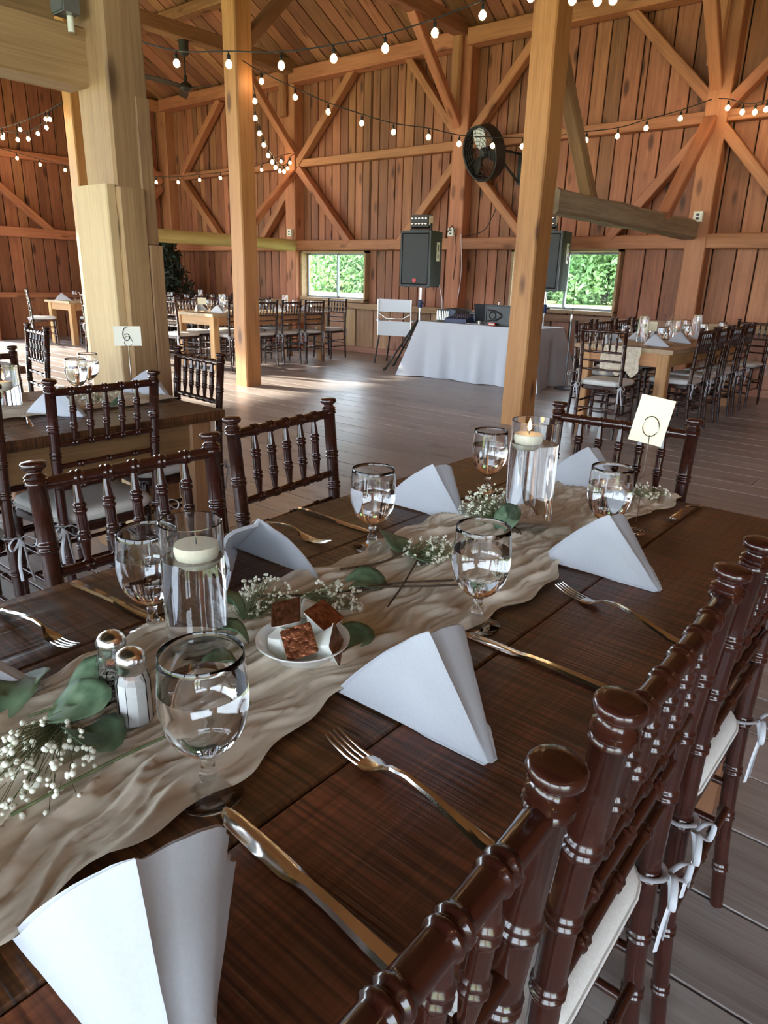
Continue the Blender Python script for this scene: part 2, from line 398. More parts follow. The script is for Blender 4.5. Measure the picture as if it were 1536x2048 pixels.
vboards(wall_far, 'x', YW, -8.44, -5.56, .83, 4.72, (.15, .22), M['wall'], 13, hole)
vboards(wall_far, 'x', YW, -5.56, -3.9, .83, 4.72, (.2, .25), M['wall'], 14, hole)
vboards(wall_far, 'x', YW, -3.9, .9, .83, 4.72, (.22, .29), M['wall'], 15, hole)
vboards(wall_far, 'x', YW, XL, .9, 0, .83, (.26, .42), M['wainscot'], 16, name='wainscot_board')
vboards(wall_left, 'y', XL, 5.45, YW, .83, 0, (.18, .26), M['wall'], 17, zf=lambda yy: roof_z(yy)+.02)
vboards(wall_left, 'y', XL, 5.45, YW, 0, .83, (.28, .42), M['wall'], 18, name='wainscot_board')

# roof boards, eave to ridge
r = random.Random(5); x = XL-.1
while x < XR:
    wd = r.uniform(.21, .32); d = r.uniform(0, .012)
    m, L = frame_mtx((x+wd/2, 10.1, roof_z(10.1)-.015-d), (x+wd/2, RIDGE_Y, roof_z(RIDGE_Y)-.015-d), (0, 0, 1))
    mobj('roof_board', beam_mesh(L, wd-.018, .03, .005), M['roof'], ceiling, mtx=m)
    x += wd

# wall frame
PX = [-14.1, -10.2, -6.53, -2.93, .70]
FY = 9.62   # frame axis
for i, x in enumerate(PX):
    wd = .26 if i else .3
    timber('wall_post', (x, FY, 0), (x, FY, 4.62), wd, .22, M['frame'], wall_far, up=(0, 1, 0), ch=.012, segs=5, jit=.004)
    if i in (1, 2, 3):   # thicker head of the post, rounded at its lower end
        h0 = (3.95, 3.62, 3.72)[i-1]
        a = beam_mesh(4.6-h0, .17, .12, .03, 3, .004)
        timber('post_head', (x-.09, FY-.15, h0), (x-.09, FY-.15, 4.6), .17, .10, M['frame'], wall_far, up=(0, 1, 0), ch=.03, segs=3, jit=.004)
for a, b in zip(PX, PX[1:]+[XR]):
    timber('lower_girt', (a+.10, FY-.02, 1.825), (b-.10, FY-.02, 1.825), .16, .17, M['frame'], wall_far, ch=.012, segs=4, jit=.005)
    timber('middle_girt', (a+.10, FY, 3.20), (b-.10, FY, 3.20), .14, .13, M['frame'], wall_far, ch=.01, segs=4, jit=.004)
    timber('top_plate', (a+.09, FY-.07, 4.55), (b-.09, FY-.07, 4.55), .24, .21, M['frame'], wall_far, ch=.014, segs=4, jit=.005)
    timber('sill_rail', (a+.10, FY+.03, .81), (b-.10, FY+.03, .81), .10, .10, M['wainscot'], wall_far, ch=.006)
timber('baseboard', (XL, YW-.02, .05), (XR, YW-.02, .05), .04, .1, M['wainscot'], wall_far, ch=.004)
BR = [(-9.95, 3.28, -8.75, 4.44), (-7.55, 4.44, -6.62, 3.36), (-9.95, 3.05, -8.83, 1.93), (-6.6, 2.96, -7.58, 1.93),
      (-6.42, 3.25, -5.37, 4.42), (-4.10, 4.45, -3.02, 3.38), (-6.42, 2.98, -5.4, 1.95), (-3.0, 3.1, -4.0, 1.95),
      (-2.84, 3.28, -1.75, 4.4), (-2.84, 3.08, -1.8, 1.95), (-13.97, 3.3, -13.9, 3.35), (-12.25, 4.4, -13.45, 3.3), (-13.45, 3.06, -12.3, 1.95), (-10.3, 2.75, -11.05, 1.95)]
for k, (x0, z0, x1, z1) in enumerate(BR):
    if k == 10: continue
    dx = Vector((x1-x0, 0, z1-z0)).normalized()*.09
    timber('wall_brace', (x0-dx.x, FY-.03, z0-dx.z), (x1+dx.x, FY-.03, z1+dx.z), .12, .15, M['frame'], wall_far, up=(0, 1, 0), ch=.01, segs=2, jit=.003)
# frame of the left wall
for yy in (5.6, ):
    timber('wall_post', (XL+.10, yy, 0), (XL+.10, yy, 4.7), .22, .24, M['frame'], wall_left, up=(1, 0, 0), ch=.012)
for z, h in ((1.93, .17), (3.25, .14), (4.55, .2), (.81, .1)):
    timber('girt', (XL+.07, 5.5, z), (XL+.07, 9.5, z), .14, h, M['frame'], wall_left, ch=.01, segs=4, jit=.004)
for y0, z0, y1, z1 in ((9.45, 3.1, 8.3, 4.4), (9.45, 3.0, 8.4, 2.0), (5.72, 2.98, 6.95, 1.98)):
    timber('wall_brace', (XL+.08, y0, z0), (XL+.08, y1, z1), .12, .14, M['frame'], wall_left, up=(1, 0, 0), ch=.01)
# braces of the cross frames, from wall posts to ties
for x, y0, z0, y1, z1 in ((-6.60, 9.56, 3.45, 8.33, 4.66), (-10.1, 9.52, 3.38, 8.42, 4.5), (-10.12, 9.52, 3.05, 8.45, 2.05), (-2.98, 9.52, 3.16, 8.42, 2.03), (-2.97, 9.6, 3.45, 8.5, 4.6)):
    timber('cross_brace', (x, y0, z0), (x, y1, z1), .11, .14, M['frame'], wall_far, up=(1, 0, 0), ch=.01, segs=2, jit=.003)

# windows
for k, (x0, x1, z0, z1) in enumerate(WIN):
    wroot = tag(thing('window_%d' % (k+1), ['two-pane sliding window beside the corner speaker, lawn beyond', 'two-pane sliding window behind the second speaker'][k], None, ((x0+x1)/2, YW, z0)), kind='structure')
    hw, hh = (x1-x0)/2, z1-z0
    def wb(nm, *a, mat=M['alu']): return mobj(nm, box(*a), mat, wroot)
    cs = M['wainscot'] if k else M['tan']
    mobj('casing', join(box(-hw-.0, -hw+.035, -.10, .14, 0, hh), box(hw-.035, hw, -.10, .14, 0, hh), box(-hw, hw, -.10, .14, hh-.03, hh), box(-hw, hw, -.13, .14, -.03, .02)), M['wainscot'] if k else M['wainscot'], wroot)
    for s in (-1, 1):
        cx0, cx1 = (-hw+.035, .015) if s < 0 else (-.015, hw-.035); yy = .05 if s < 0 else .075
        sa = mobj('sash', join(box(cx0, cx0+.03, yy, yy+.024, .02, hh-.03), box(cx1-.03, cx1, yy, yy+.024, .02, hh-.03), box(cx0+.03, cx1-.03, yy, yy+.024, .02, .05), box(cx0+.03, cx1-.03, yy, yy+.024, hh-.06, hh-.03)), M['alu'], wroot)
        mobj('pane', box(cx0+.028, cx1-.028, yy+.010, yy+.014, .048, hh-.058), M['pane'], sa)

# free-standing posts, ties and logs
def post(label, x0, x1, y0, y1, z1, mat, jit=.006):
    o = timber('timber_post', ((x0+x1)/2, (y0+y1)/2, 0), ((x0+x1)/2, (y0+y1)/2, z1), y1-y0, x1-x0, mat, None, up=(1, 0, 0), ch=.014, segs=9, jit=jit)
    return tag(o, label, 'post', None, 'structure')
pR = post('honey-coloured knotty timber post standing between the two speakers', -3.31, -3.09, 5.76, 6.02, 6.9, M['post'])
pM = post('slim honey timber post beside the far-left row of tables', -6.82, -6.60, 5.42, 5.64, 6.8, M['post'])
pB = post('narrow pale-edged timber post standing behind the big tan post', -10.32, -10.08, 5.42, 5.66, 6.8, M['post'])
big = thing('timber_post', 'massive tan timber post with board splices behind the number 6 card', 'post', (-3.28, 1.97, 0), 0, None, 'structure')
timber('post_shaft', (0, 0, 0), (0, 0, 7.2), .20, .26, M['bigpost'], big, up=(1, 0, 0), ch=.012, segs=9, jit=.004)
timber('splice_board', (-.01, -.13, 0), (-.01, -.13, 1.645), .05, .29, M['palepost'], big, up=(1, 0, 0), ch=.006)
timber('splice_board', (.150, -.045, 0), (.150, -.045, 1.635), .13, .04, M['bigpost'], big, up=(1, 0, 0), ch=.006)
timber('scarf_piece', (.123, .062, 1.40), (.123, .062, 2.02), .07, .03, M['bigpost'], big, up=(1, 0, 0), ch=.004)
timber('splice_board', (.150, .060, 0), (.150, .060, 1.395), .075, .04, M['bigpost'], big, up=(1, 0, 0), ch=.006)
tag(timber('tie_beam', (-3.39, 1.87, 2.165), (-3.39, YN+.1, 2.165), .18, .23, M['bigpost'], None, ch=.012, segs=6, jit=.004), 'heavy tan beam notched into the big post', 'beam', None, 'structure')
tag(timber('log_beam', (-3.62, 1.85, 2.42), (-3.62, YN+.1, 2.5), .26, .26, M['bigpost'], None, ch=.07, segs=10, jit=.014, smooth=60), 'rough bark-edged log lying above the tan beam', 'beam', None, 'structure')
tag(timber('log_beam', (-3.14, 6.0, 1.965), (-3.02, 9.62, 1.955), .20, .21, M['log'], None, ch=.025, segs=14, jit=.009, smooth=35), 'rough grey-green log tie running from the knotty post to the wall', 'beam', None, 'structure')
tag(timber('log_beam', (-10.14, 5.6, 1.83), (-10.14, 9.6, 1.83), .19, .19, M['ylog'], None, ch=.045, segs=10, jit=.008, smooth=60), 'yellow peeled log tie in front of the dark evergreen', 'beam', None, 'structure')
for x, lb in ((-10.1, 'dark upper tie beam carrying the ceiling fan'), (-6.58, 'dark upper tie beam above the speaker-side wall post'), (-2.98, 'dark upper tie beam over the right-hand log tie')):
    tag(timber('tie_beam', (x, 9.58, 4.68), (x, YN+.1, 4.68), .2, .2, M['darkbeam'], None, ch=.012, segs=5, jit=.004), lb, 'beam', None, 'structure')
for yy in (8.15, 5.55):
    tag(timber('purlin', (XL, yy, roof_z(yy)-.14), (XR, yy, roof_z(yy)-.14), .18, .16, M['roof'], None, ch=.01), 'roof purlin under the boards %s' % ('near the eave' if yy > 8 else 'above the post row'), 'beam', None, 'structure')
tag(timber('knee_brace', (-3.16, 5.98, 3.08), (-3.14, 6.82, 2.03), .11, .13, M['apron'], None, up=(1, 0, 0), ch=.015, segs=3, jit=.005), 'olive knee brace from the knotty post down to the log', 'brace', None, 'structure')
tag(timber('knee_brace', (-6.70, 5.60, 3.60), (-6.70, 6.65, 4.62), .12, .17, M['darkbeam'], None, up=(1, 0, 0), ch=.012), 'knee brace rising from the slim post to the tie', 'brace', None, 'structure')
tag(timber('knee_brace', (-10.2, 5.6, 3.5), (-10.2, 6.6, 4.6), .12, .15, M['darkbeam'], None, up=(1, 0, 0), ch=.012), 'knee brace rising from the back post', 'brace', None, 'structure')
tag(timber('knee_brace', (-3.28, 2.02, 3.5), (-3.28, 3.1, 4.6), .12, .15, M['darkbeam'], None, up=(1, 0, 0), ch=.012), 'knee brace high on the big tan post', 'brace', None, 'structure')

# ------------------------------------------------------------------ chairs
def rings(s0, s1, r, cuts, L, rr=.0030, hw=.0042, tip=None):
    """profile of radius r with pairs of raised bamboo rings at the given positions (metres along L)"""
    P = [(s0, r if tip is None else tip)]
    for c in cuts:
        P += [((c-.0135)/L, r)]
        for d in (-.0055, .0055):
            m = c+d
            P += [((m-hw)/L, r), ((m-hw*.55)/L, r+rr*.8), (m/L, r+rr), ((m+hw*.55)/L, r+rr*.8), ((m+hw)/L, r)]
        P += [((c+.0135)/L, r)]
    P.append((s1, r if tip is None else tip))
    out = [P[0]]
    for p in P[1:]:
        if p[0] > out[-1][0]+1e-5: out.append(p)
    return out

def make_chair():
    t = thing('chiavari_chair', 'chair', 'chair')
    G = M['mahog']; S = .19
    # back posts: foot, seat, top with finial
    for s in (-1, 1):
        path = catmull([(s*.178, -.215, 0), (s*.180, -.195, .22), (s*.182, -.185, .45), (s*.184, -.190, .66), (s*.186, -.212, .905)], 5)
        L = .905
        def at(z):
            for a, b in zip(path, path[1:]):
                if a.z <= z <= b.z: return a.lerp(b, (z-a.z)/(b.z-a.z))
            return path[-1]
        pr = rings(0, 1, .0165, [.10, .23, .34, .455, .60, .70, .79], L, .0030)
        lo = [(s_, r_*(.78+.22*min(1, s_/.4))) for s_, r_ in pr]
        pts = [at(q*L) for q, _ in lo]; rad = [q for _, q in lo]
        d = (path[-1]-path[-2]).normalized()
        fin = [(.000, .019), (.003, .0205), (.007, .0175), (.010, .0205), (.013, .0175), (.016, .020), (.019, .0165), (.023, .0135), (.026, .0140), (.029, .0190), (.032, .0222), (.036, .0230), (.040, .0224), (.0425, .0195), (.0437, .0110), (.0440, .002)]
        for h, q in fin: pts.append(path[-1]+d*(h+.0005)); rad.append(q)
        mobj('back_post', sweep(pts, rad, 14), G, t, 80)
    for s in (-1, 1):
        mobj('front_leg', turned((s*.185, .185, 0), (s*.178, .172, .43), [(a, b*(.72+.28*a)) for a, b in rings(0, 1, .0175, [.10, .22, .33], .43)], 12), G, t, 80)
    # seat frame: rounded trapezoid
    def outline(k, z, rr=.05):
        pts = []
        for cx, cy, a0 in ((.190*k-rr, .195*k-rr, 0), (-.190*k+rr, .195*k-rr, 90), (-.178*k+rr, -.185*k+rr, 180), (.178*k-rr, -.185*k+rr, 270)):
            for q in range(5): a = radians(a0+q*22.5); pts.append((cx+rr*cos(a), cy+rr*sin(a), z))
        return pts
    mobj('seat', loft([outline(.97, .412), outline(1.0, .418), outline(1.0, .440), outline(.97, .446)]), G, t, 40)
    sec = []
    for k, z in ((.90, .446), (.985, .450), (1.02, .460), (1.025, .472), (1.0, .484), (.93, .491), (.7, .495), (.3, .496), (.02, .496)): sec.append(outline(k, z, .07*k))
    cu = mobj('cushion', loft(sec), M['cushion'], t, 60)
    pipe = [Vector(p) for p in outline(1.03, .468, .072)]
    mobj('piping', sweep(pipe+[pipe[0]], .0035, 6), M['cushion'], cu, True)
    for s in (-1, 1):
        c = Vector((s*.182, -.186, .462)); parts = []
        loop = [c+Vector((.024*cos(a), .024*sin(a), .002*sin(2*a))) for a in [2*pi*k/12 for k in range(13)]]
        parts.append(sweep(loop, .0055, 6, flat=.35))
        kn = c+Vector((s*.016, -.024, -.004))
        rq = random.Random(4+s)
        for q in (-1, 1):
            lp = catmull([kn, kn+Vector((q*.018, -.012, .010)), kn+Vector((q*.042, -.02, -.006)), kn+Vector((q*.034, -.018, -.030)), kn+Vector((q*.010, -.008, -.012)), kn], 4)
            parts.append(sweep(lp, .0048, 6, flat=.35))
            ln = .11+.05*rq.random()
            tl = catmull([kn, kn+Vector((q*.006, -.012, -.02)), kn+Vector((q*.014, -.008, -ln*.55)), kn+Vector((q*.018+.01*rq.random(), -.004, -ln))], 4)
            parts.append(sweep(tl, .0048, 6, flat=.35))
        mobj('tie', join(*parts), M['white'], cu, True)
    def rail(name, z, y, r, cuts, half=.182, n=10, bend=0):
        mobj(name, turned((-half, y, z), (half, y, z), rings(0, 1, r, cuts, 2*half, .003), n, (0, bend, 0)), G, t, 80)
    c5 = [.182+d for d in (-.116, -.058, 0, .058, .116)]
    rail('top_rail', .905, -.212, .0125, c5, .186, 12, -.004)
    rail('back_rail', .735, -.197, .0100, c5, .184)
    rail('back_rail', .660, -.190, .0090, [.08, .182, .284])
    rail('back_rail', .585, -.187, .0090, [.08, .182, .284])
    for k in range(5):
        x = -.116+.058*k
        pr = []
        for s_, r_ in rings(0, 1, .0100, [.056, .112], .165, .0028, .005):
            e = min(s_, 1-s_); pr.append((s_, r_*(.55+.45*min(1, e/.25)) if e < .25 else r_))
        mobj('spindle', turned((x, -.198, .738), (x, -.212, .900), pr, 10), G, t, 80)
    for z in (.30, .20):
        for s in (-1, 1):
            mobj('stretcher', turned((s*.182, .175, z), (s*.180, -.195, z), rings(0, 1, .0085, [.10, .185, .27], .37, .0028), 8), G, t, 80)
    for z in (.34, .25, .16):
        mobj('stretcher', turned((-.18, .178, z), (.18, .178, z), rings(0, 1, .0085, [.10, .18, .26], .36, .0028), 8), G, t, 80)
    mobj('stretcher', turned((-.18, -.194, .25), (.18, -.194, .25), rings(0, 1, .0085, [.10, .18, .26], .36, .0028), 8), G, t, 80)
    return t

CH0 = make_chair(); chair_used = [False]
def chair(x, y, rz, label, group='dark spindle-back chairs'):
    """x, y: middle of the top rail; rz: heading, 0 = seat towards +Y"""
    if not chair_used[0]: o = CH0; chair_used[0] = True
    else: o = copy_tree(CH0)
    b = Vector((0, -.212)); a = rz
    o.location = (x-(b.x*cos(a)-b.y*sin(a)), y-(b.x*sin(a)+b.y*cos(a)), 0); o.rotation_euler = (0, 0, a)
    o['label'] = label; o['group'] = group
    return o
H90 = pi/2
g1 = 'chairs at the laid foreground table'
chair(-.165, .215, H90+.00, 'mahogany chair in the bottom corner, only its top rail and cushion showing', g1)
chair(-.165, .695, H90+.02, 'mahogany chair behind the fork with white ties, second along its row', g1)
chair(-.165, 1.200, H90-.01, 'mahogany chair cut by the picture edge, third along its row', g1)
chair(-1.225, .710, -H90-.03, 'mahogany chair behind the water goblet and unlit floating candle', g1)
chair(-1.345, 1.225, -H90+.10, 'mahogany chair in front of the open floor, beside the lone knife', g1)
chair(-.70, 1.885, pi+.05, 'mahogany chair at the table end behind the blank cream card', g1)
g2 = 'chairs at the table with card 6'
chair(-2.19, 1.195, H90+.02, 'mahogany chair with round white cushion in front of the number 6 card', g2)
chair(-2.19, .66, H90, 'mahogany chair mostly out of the picture beside the number 6 table', g2)
chair(-2.69, 1.93, pi-.10, 'mahogany chair at the end of table 6 beside the massive post', g2)
chair(-3.26, 1.18, -H90+.03, 'mahogany chair beyond table 6 with one corner showing', g2)
chair(-4.45, 2.02, pi-.15, 'dark chair standing on the sunlit floor behind the number 6 table', g2)

# ------------------------------------------------------------------ tables
def farm_table(x0, x1, y0, y1, top, base, label, nb=5, joint=None, H=.76, seed=1, group=None):
    t = thing('farm_table', label, 'table', ((x0+x1)/2, (y0+y1)/2, 0), 0, group); r = random.Random(seed)
    hx, hy = (x1-x0)/2, (y1-y0)/2; wd = 2*hx/nb
    spans = [(-hy, hy)] if joint is None else [(-hy, joint-(y0+y1)/2), (joint-(y0+y1)/2, hy)]
    for a, b in spans:
        for k in range(nb):
            x = -hx+wd*(k+.5); dz = r.uniform(-.0012, 0)
            m, L = frame_mtx((x, a+.001, H-.019+dz), (x, b-.001, H-.019+dz))
            mobj('tabletop_plank', beam_mesh(L, wd-.0022, .038, .003), top, t, mtx=m)
    i = .07
    for s in (-1, 1):
        timber('apron', (s*(hx-i), -hy+i, H-.10), (s*(hx-i), hy-i, H-.10), .03, .12, base, t, ch=.003)
        timber('apron', (-hx+i, s*(hy-i), H-.10), (hx-i, s*(hy-i), H-.10), .03, .12, base, t, ch=.003)
        for q in (-1, 1):
            timber('leg', (s*(hx-i-.02), q*(hy-i-.02), 0), (s*(hx-i-.02), q*(hy-i-.02), H-.04), .10, .10, base, t, up=(1, 0, 0), ch=.008)
    return t
TZ = .76
farm_table(-1.118, -.205, -.75, 1.775, M['table'], M['apron'], 'dark rough-sawn farm table laid with runner, napkins and goblets in the foreground', 4, 1.355, seed=5)
farm_table(-3.15, -2.245, -.75, 1.725, M['table'], M['apron'], 'dark farm table with the number 6 card', 4, seed=6)
farm_table(-4.92, -4.02, -.75, 1.74, M['table'], M['apron'], 'dark farm table mostly hidden beyond the number 6 table', 4, seed=7)
farm_table(-2.87, -1.97, 6.27, 8.75, M['tabletan'], M['oak'], 'long golden farm table beside the right-hand wall', 5, seed=8)
farm_table(-9.0, -8.06, 6.05, 8.32, M['tabletan'], M['oak'], 'long golden farm table under the corner window', 5, seed=9)
farm_table(-11.6, -10.7, 6.25, 8.65, M['tabletan'], M['oak'], 'long farm table in front of the dark evergreen', 5, seed=10)
farm_table(-13.2, -12.3, 6.2, 7.9, M['tabletan'], M['oak'], 'sunlit golden farm table against the red end wall', 5, seed=11)

ordn = ['first', 'second', 'third', 'fourth', 'fifth']
g3 = 'chairs at the right-hand wall table'
chair(-2.42, 5.83, .04, 'dark chair with tied cushion at the near end of the right-hand wall table', g3)
for k, yy in enumerate((6.70, 7.20, 7.70, 8.20)):
    chair(-1.83, yy, H90+(-.03, .04, .0, .05)[k], '%s dark chair from the front along the outer row of the right-hand wall table' % ordn[k], g3)
    chair(-3.02, yy+.05, -H90+(.04, -.03, .02, 0)[k], '%s dark chair from the front along the window row of the right-hand wall table' % ordn[k], g3)
chair(-1.98, 9.08, pi-.12, 'dark chair facing out at the far end of the right-hand wall table', g3)
g4 = 'chairs at the corner window table'
for k, yy in enumerate((6.42, 6.92, 7.40, 7.88)):
    chair(-7.93, yy, H90+(.03, -.02, .05, -.03)[k], '%s dark chair from the near end on the open-floor side of the corner window table' % ordn[k], g4)
    chair(-9.13, yy-.03, -H90+(.02, -.04, .0, .03)[k], '%s dark chair from the near end on the evergreen side of the corner window table' % ordn[k], g4)
chair(-8.62, 5.72, .06, 'dark chair at the near end of the corner window table', g4)
chair(-8.35, 8.83, pi+.08, 'dark chair at the far end of the corner window table, below the window', g4)
g5 = 'chairs at the evergreen table'
for k, yy in enumerate((6.62, 7.14, 7.66, 8.18)):
    chair(-10.55, yy, H90+.02*k, '%s dark chair from the near end on the open side of the evergreen table' % ordn[k], g5)
    chair(-11.80, yy, -H90+.02*k, '%s dark chair from the near end on the wall side of the evergreen table' % ordn[k], g5)
chair(-11.1, 5.9, 0, 'dark chair at the near end of the evergreen table', g5)
chair(-11.2, 9.05, pi, 'dark chair between the evergreen table and the wall', g5)
g6 = 'chairs at the red end wall table'
chair(-12.85, 5.75, -.35, 'sunlit dark chair standing alone before the red end wall', g6)
for k, yy in enumerate((6.7, 7.3)):
    chair(-12.2, yy, H90, '%s dark chair along the open side of the end wall table' % ordn[k], g6)

# ------------------------------------------------------------------ table ware
def dense(prof, k=5):
    P = catmull([(a, b, 0) for a, b in prof], k); return [(max(0, p.x), p.y) for p in P]

def goblet_parts(n):
    out = [(.0362, 0), (.0368, .0018), (.0345, .0038), (.0215, .0068), (.0125, .0115), (.0082, .0175), (.0102, .0225), (.0076, .0285), (.0070, .036), (.0078, .045), (.0110, .0505)]
    bowl = dense([(.0110, .0505), (.0235, .058), (.0365, .074), (.0432, .096), (.0448, .115), (.0432, .140), (.0415, .164)], 3)
    inner = [(r-.0011-.0016*max(0, 1-3*i/(len(bowl)-1)), z+(.004 if i == 0 else .0018*(1-i/(len(bowl)-1)))) for i, (r, z) in enumerate(bowl)]
    inner = [(max(r, .004), z) for r, z in inner]
    prof = [(0, 0)]+out+bowl[1:]+[(.0410, .1646)]+list(reversed(inner))+[(0, inner[0][1]-.0008)]
    zl = .128
    wi = [(r+.0003, z) for r, z in inner if z < zl]
    wat = [(0, inner[0][1]-.0010)]+wi+[(wi[-1][0], zl), (0, zl)]
    return lathe(prof, n, False), lathe(wat, n, False)
GG, GW = goblet_parts(32); GGf, GWf = goblet_parts(12)
me_g = mobj('tmp', GG, M['glass'], None, 55).data; me_w = mobj('tmp', GW, M['water'], None, 40).data
me_gf = mobj('tmp', GGf, M['glass'], None, 55).data; me_wf = mobj('tmp', GWf, M['water'], None, 40).data
for o in [o for o in bpy.data.objects if o.name.startswith('tmp')]: bpy.data.objects.remove(o)

def goblet(x, y, label, group='stemmed water goblets', far=False, s=1.0, z=TZ):
    t = thing('water_goblet', label, 'goblet', (x, y, z), RND.uniform(0, 6), group); t.scale = (s, s, s)
    mobj('bowl_and_stem', me_gf if far else me_g, None, t); mobj('water', me_wf if far else me_w, None, t)
    return t

def vase(x, y, R, Hh, wl, label, lit=True, n=40, z=TZ, group='cylinder vases with floating candles', off=(0, 0), full=True):
    t = thing('candle_vase', label, 'vase', (x, y, z), 0, group); th = .0026
    mobj('glass_cylinder', lathe([(0, 0), (R-.001, 0), (R, .002), (R, Hh-.001), (R-th/2, Hh), (R-th, Hh-.001), (R-th, .012), (0, .011)], n, False), M['glass'], t, 40)
    if full: mobj('water', lathe([(0, .0108), (R-th+.0003, .0108), (R-th+.0003, wl), (0, wl)], n, False), M['water'], t, 40)
    rc = min(.030, R*.78)
    c = mobj('floating_candle', lathe([(0, -.022), (rc*.55, -.019), (rc*.93, -.006), (rc, .004), (rc*.97, .012), (rc*.6, .0125), (0, .011)], 24, False), M['wax'], t, 50, Matrix.Translation((off[0], off[1], wl+.006)))
    mobj('wick', lathe([(0, .010), (.0009, .010), (.0009, .020), (0, .0205)], 6, False), M['ink'], c)
    if lit:
        mobj('flame', lathe([(0, .0175), (.0030, .021), (.0042, .026), (.0034, .032), (.0016, .038), (0, .044)], 12, False), M['flame'], c, True)
    return t

goblet(-.508, .348, 'large water goblet standing beside the salt shaker and knife tip')
goblet(-.845, .500, 'water goblet overlapping the vase with the unlit candle')
goblet(-.503, .853, 'water goblet on the runner edge behind the creamer dish and napkin')
goblet(-.838, .990, 'water goblet between two napkins, in front of the bare floor')
goblet(-.870, 1.475, 'water goblet standing left of the vase with the lit candle')
goblet(-.505, 1.345, 'water goblet in front of the blank cream card')
vase(-.752, .512, .0425, .198, .148, 'shorter clear cylinder vase with an unlit floating candle', False, off=(.004, .004))
vase(-.656, 1.290, .050, .245, .198, 'tall clear cylinder vase with a lit floating candle', True, off=(-.012, -.005))

# napkins: tent folds with a sloping ridge
def napkin_mesh(n=14, m=26, s=1.0, seed=0, inner=False):
    r = random.Random(seed); k = .985 if inner else 1.0
    A = Vector((-.141, 0, .112*k)); Lb = Vector((-.212, -.088*k, 0)); Rb = Vector((-.205, .090*k, 0))
    rows = []
    for i in range(n+1):
        u = i/n
        row = []
        for j in range(m+1):
            t = -1+2*j/m; a = abs(t)
            base = Lb if t < 0 else Rb
            q = A.lerp(base, a)
            p = q*(.06+.94*u)
            # wings belly outwards, ridge rounded
            out = Vector((0, -1 if t < 0 else 1, .25))
            p = p + out*(.010*sin(pi*a)*u)
            p.z -= .012*math.exp(-(a/.10)**2)*(.25+.75*u)*.6
            if t > 0:                                                                     # rolled pleat beside the ridge
                p = p + Vector((.010, 1, .32))*(.030*math.exp(-((a-.34)/.20)**2)*(.25+.75*u)) + Vector((0, -1, -.5))*(.011*math.exp(-((a-.10)/.055)**2)*u)
            else: p = p + Vector((0, 1, -.3))*(.004*math.exp(-((a-.2)/.1)**2)*u)
            if inner: p = p + Vector((-.007*a-.003, 0, 0))
            p = p + Vector((r.uniform(-1, 1), r.uniform(-1, 1), 0))*.0003
            p.z = max(p.z, .0035)
            row.append(p*s)
        rows.append(row)
    th = .0032
    V = [p for rw in rows for p in rw]; F = []; w1 = m+1
    nrm = [None]*len(V)
    for i in range(n+1):
        for j in range(m+1):
            a = rows[min(i+1, n)][j]-rows[max(i-1, 0)][j]; b = rows[i][min(j+1, m)]-rows[i][max(j-1, 0)]
            nrm[i*w1+j] = a.cross(b).normalized()
    V2 = [p-nn*th*(1 if nn.z > 0 else -1) for p, nn in zip(V, nrm)]
    V2 = [Vector((p.x, p.y, max(p.z, .0008))) for p in V2]
    k2 = len(V)
    for i in range(n):
        for j in range(m):
            q = (i*w1+j, i*w1+j+1, (i+1)*w1+j+1, (i+1)*w1+j); F.append(q); F.append(tuple(x+k2 for x in reversed(q)))
    for i in range(n):
        for j in (0, m):
            q = (i*w1+j, (i+1)*w1+j, (i+1)*w1+j+k2, i*w1+j+k2); F.append(q)
    for j in range(m):
        for i in (0, n):
            q = (i*w1+j, i*w1+j+1, i*w1+j+1+k2, i*w1+j+k2); F.append(q)
    return V+V2, F
def nap_me(*a, **k):
    o = mobj('tmpn', napkin_mesh(*a, **k), M['white'], None, 70); d = o.data; bpy.data.objects.remove(o); return d
nm = [nap_me(seed=s) for s in (1, 2, 3)]; nmi = nap_me(seed=9, inner=True); nmf = nap_me(6, 12, seed=4)
def napkin(x, y, ang, label, k=0, s=1.0, group='folded white napkins', far=False, z=TZ):
    t = thing('folded_napkin', label, 'napkin', (x, y, z), ang, group); t.scale = (s, s, s)
    mobj('outer_fold', nmf if far else nm[k % 3], None, t)
    if not far: mobj('inner_fold', nmi, None, t)
    return t
a0 = radians(-21)
napkin(-.250, .145, a0, 'white tent-folded napkin filling the bottom corner of the picture', 0, 1.02)
napkin(-.302, .573, a0, 'white tent-folded napkin between the large fork and the creamer dish', 1)
napkin(-.322, 1.170, a0, 'white tent-folded napkin below the blank cream card', 2)
napkin(-.590, 1.690, a0+.05, 'white tent-folded napkin behind the lit candle vase', 0)
napkin(-.778, 1.238, a0, 'white tent-folded napkin between the two far goblets', 1)
napkin(-1.035, .805, a0+pi, 'white tent-folded napkin with its open side showing, behind the creamers', 2)
napkin(-.795, .322, radians(48), 'white napkin cut off by the picture edge above the eucalyptus', 0)
napkin(-2.445, 1.245, a0+.55, 'white napkin seen through the chair back on table 6', 1)
napkin(-2.62, 1.72, a0+.5, 'white napkin below the number 6 card on table 6', 2)

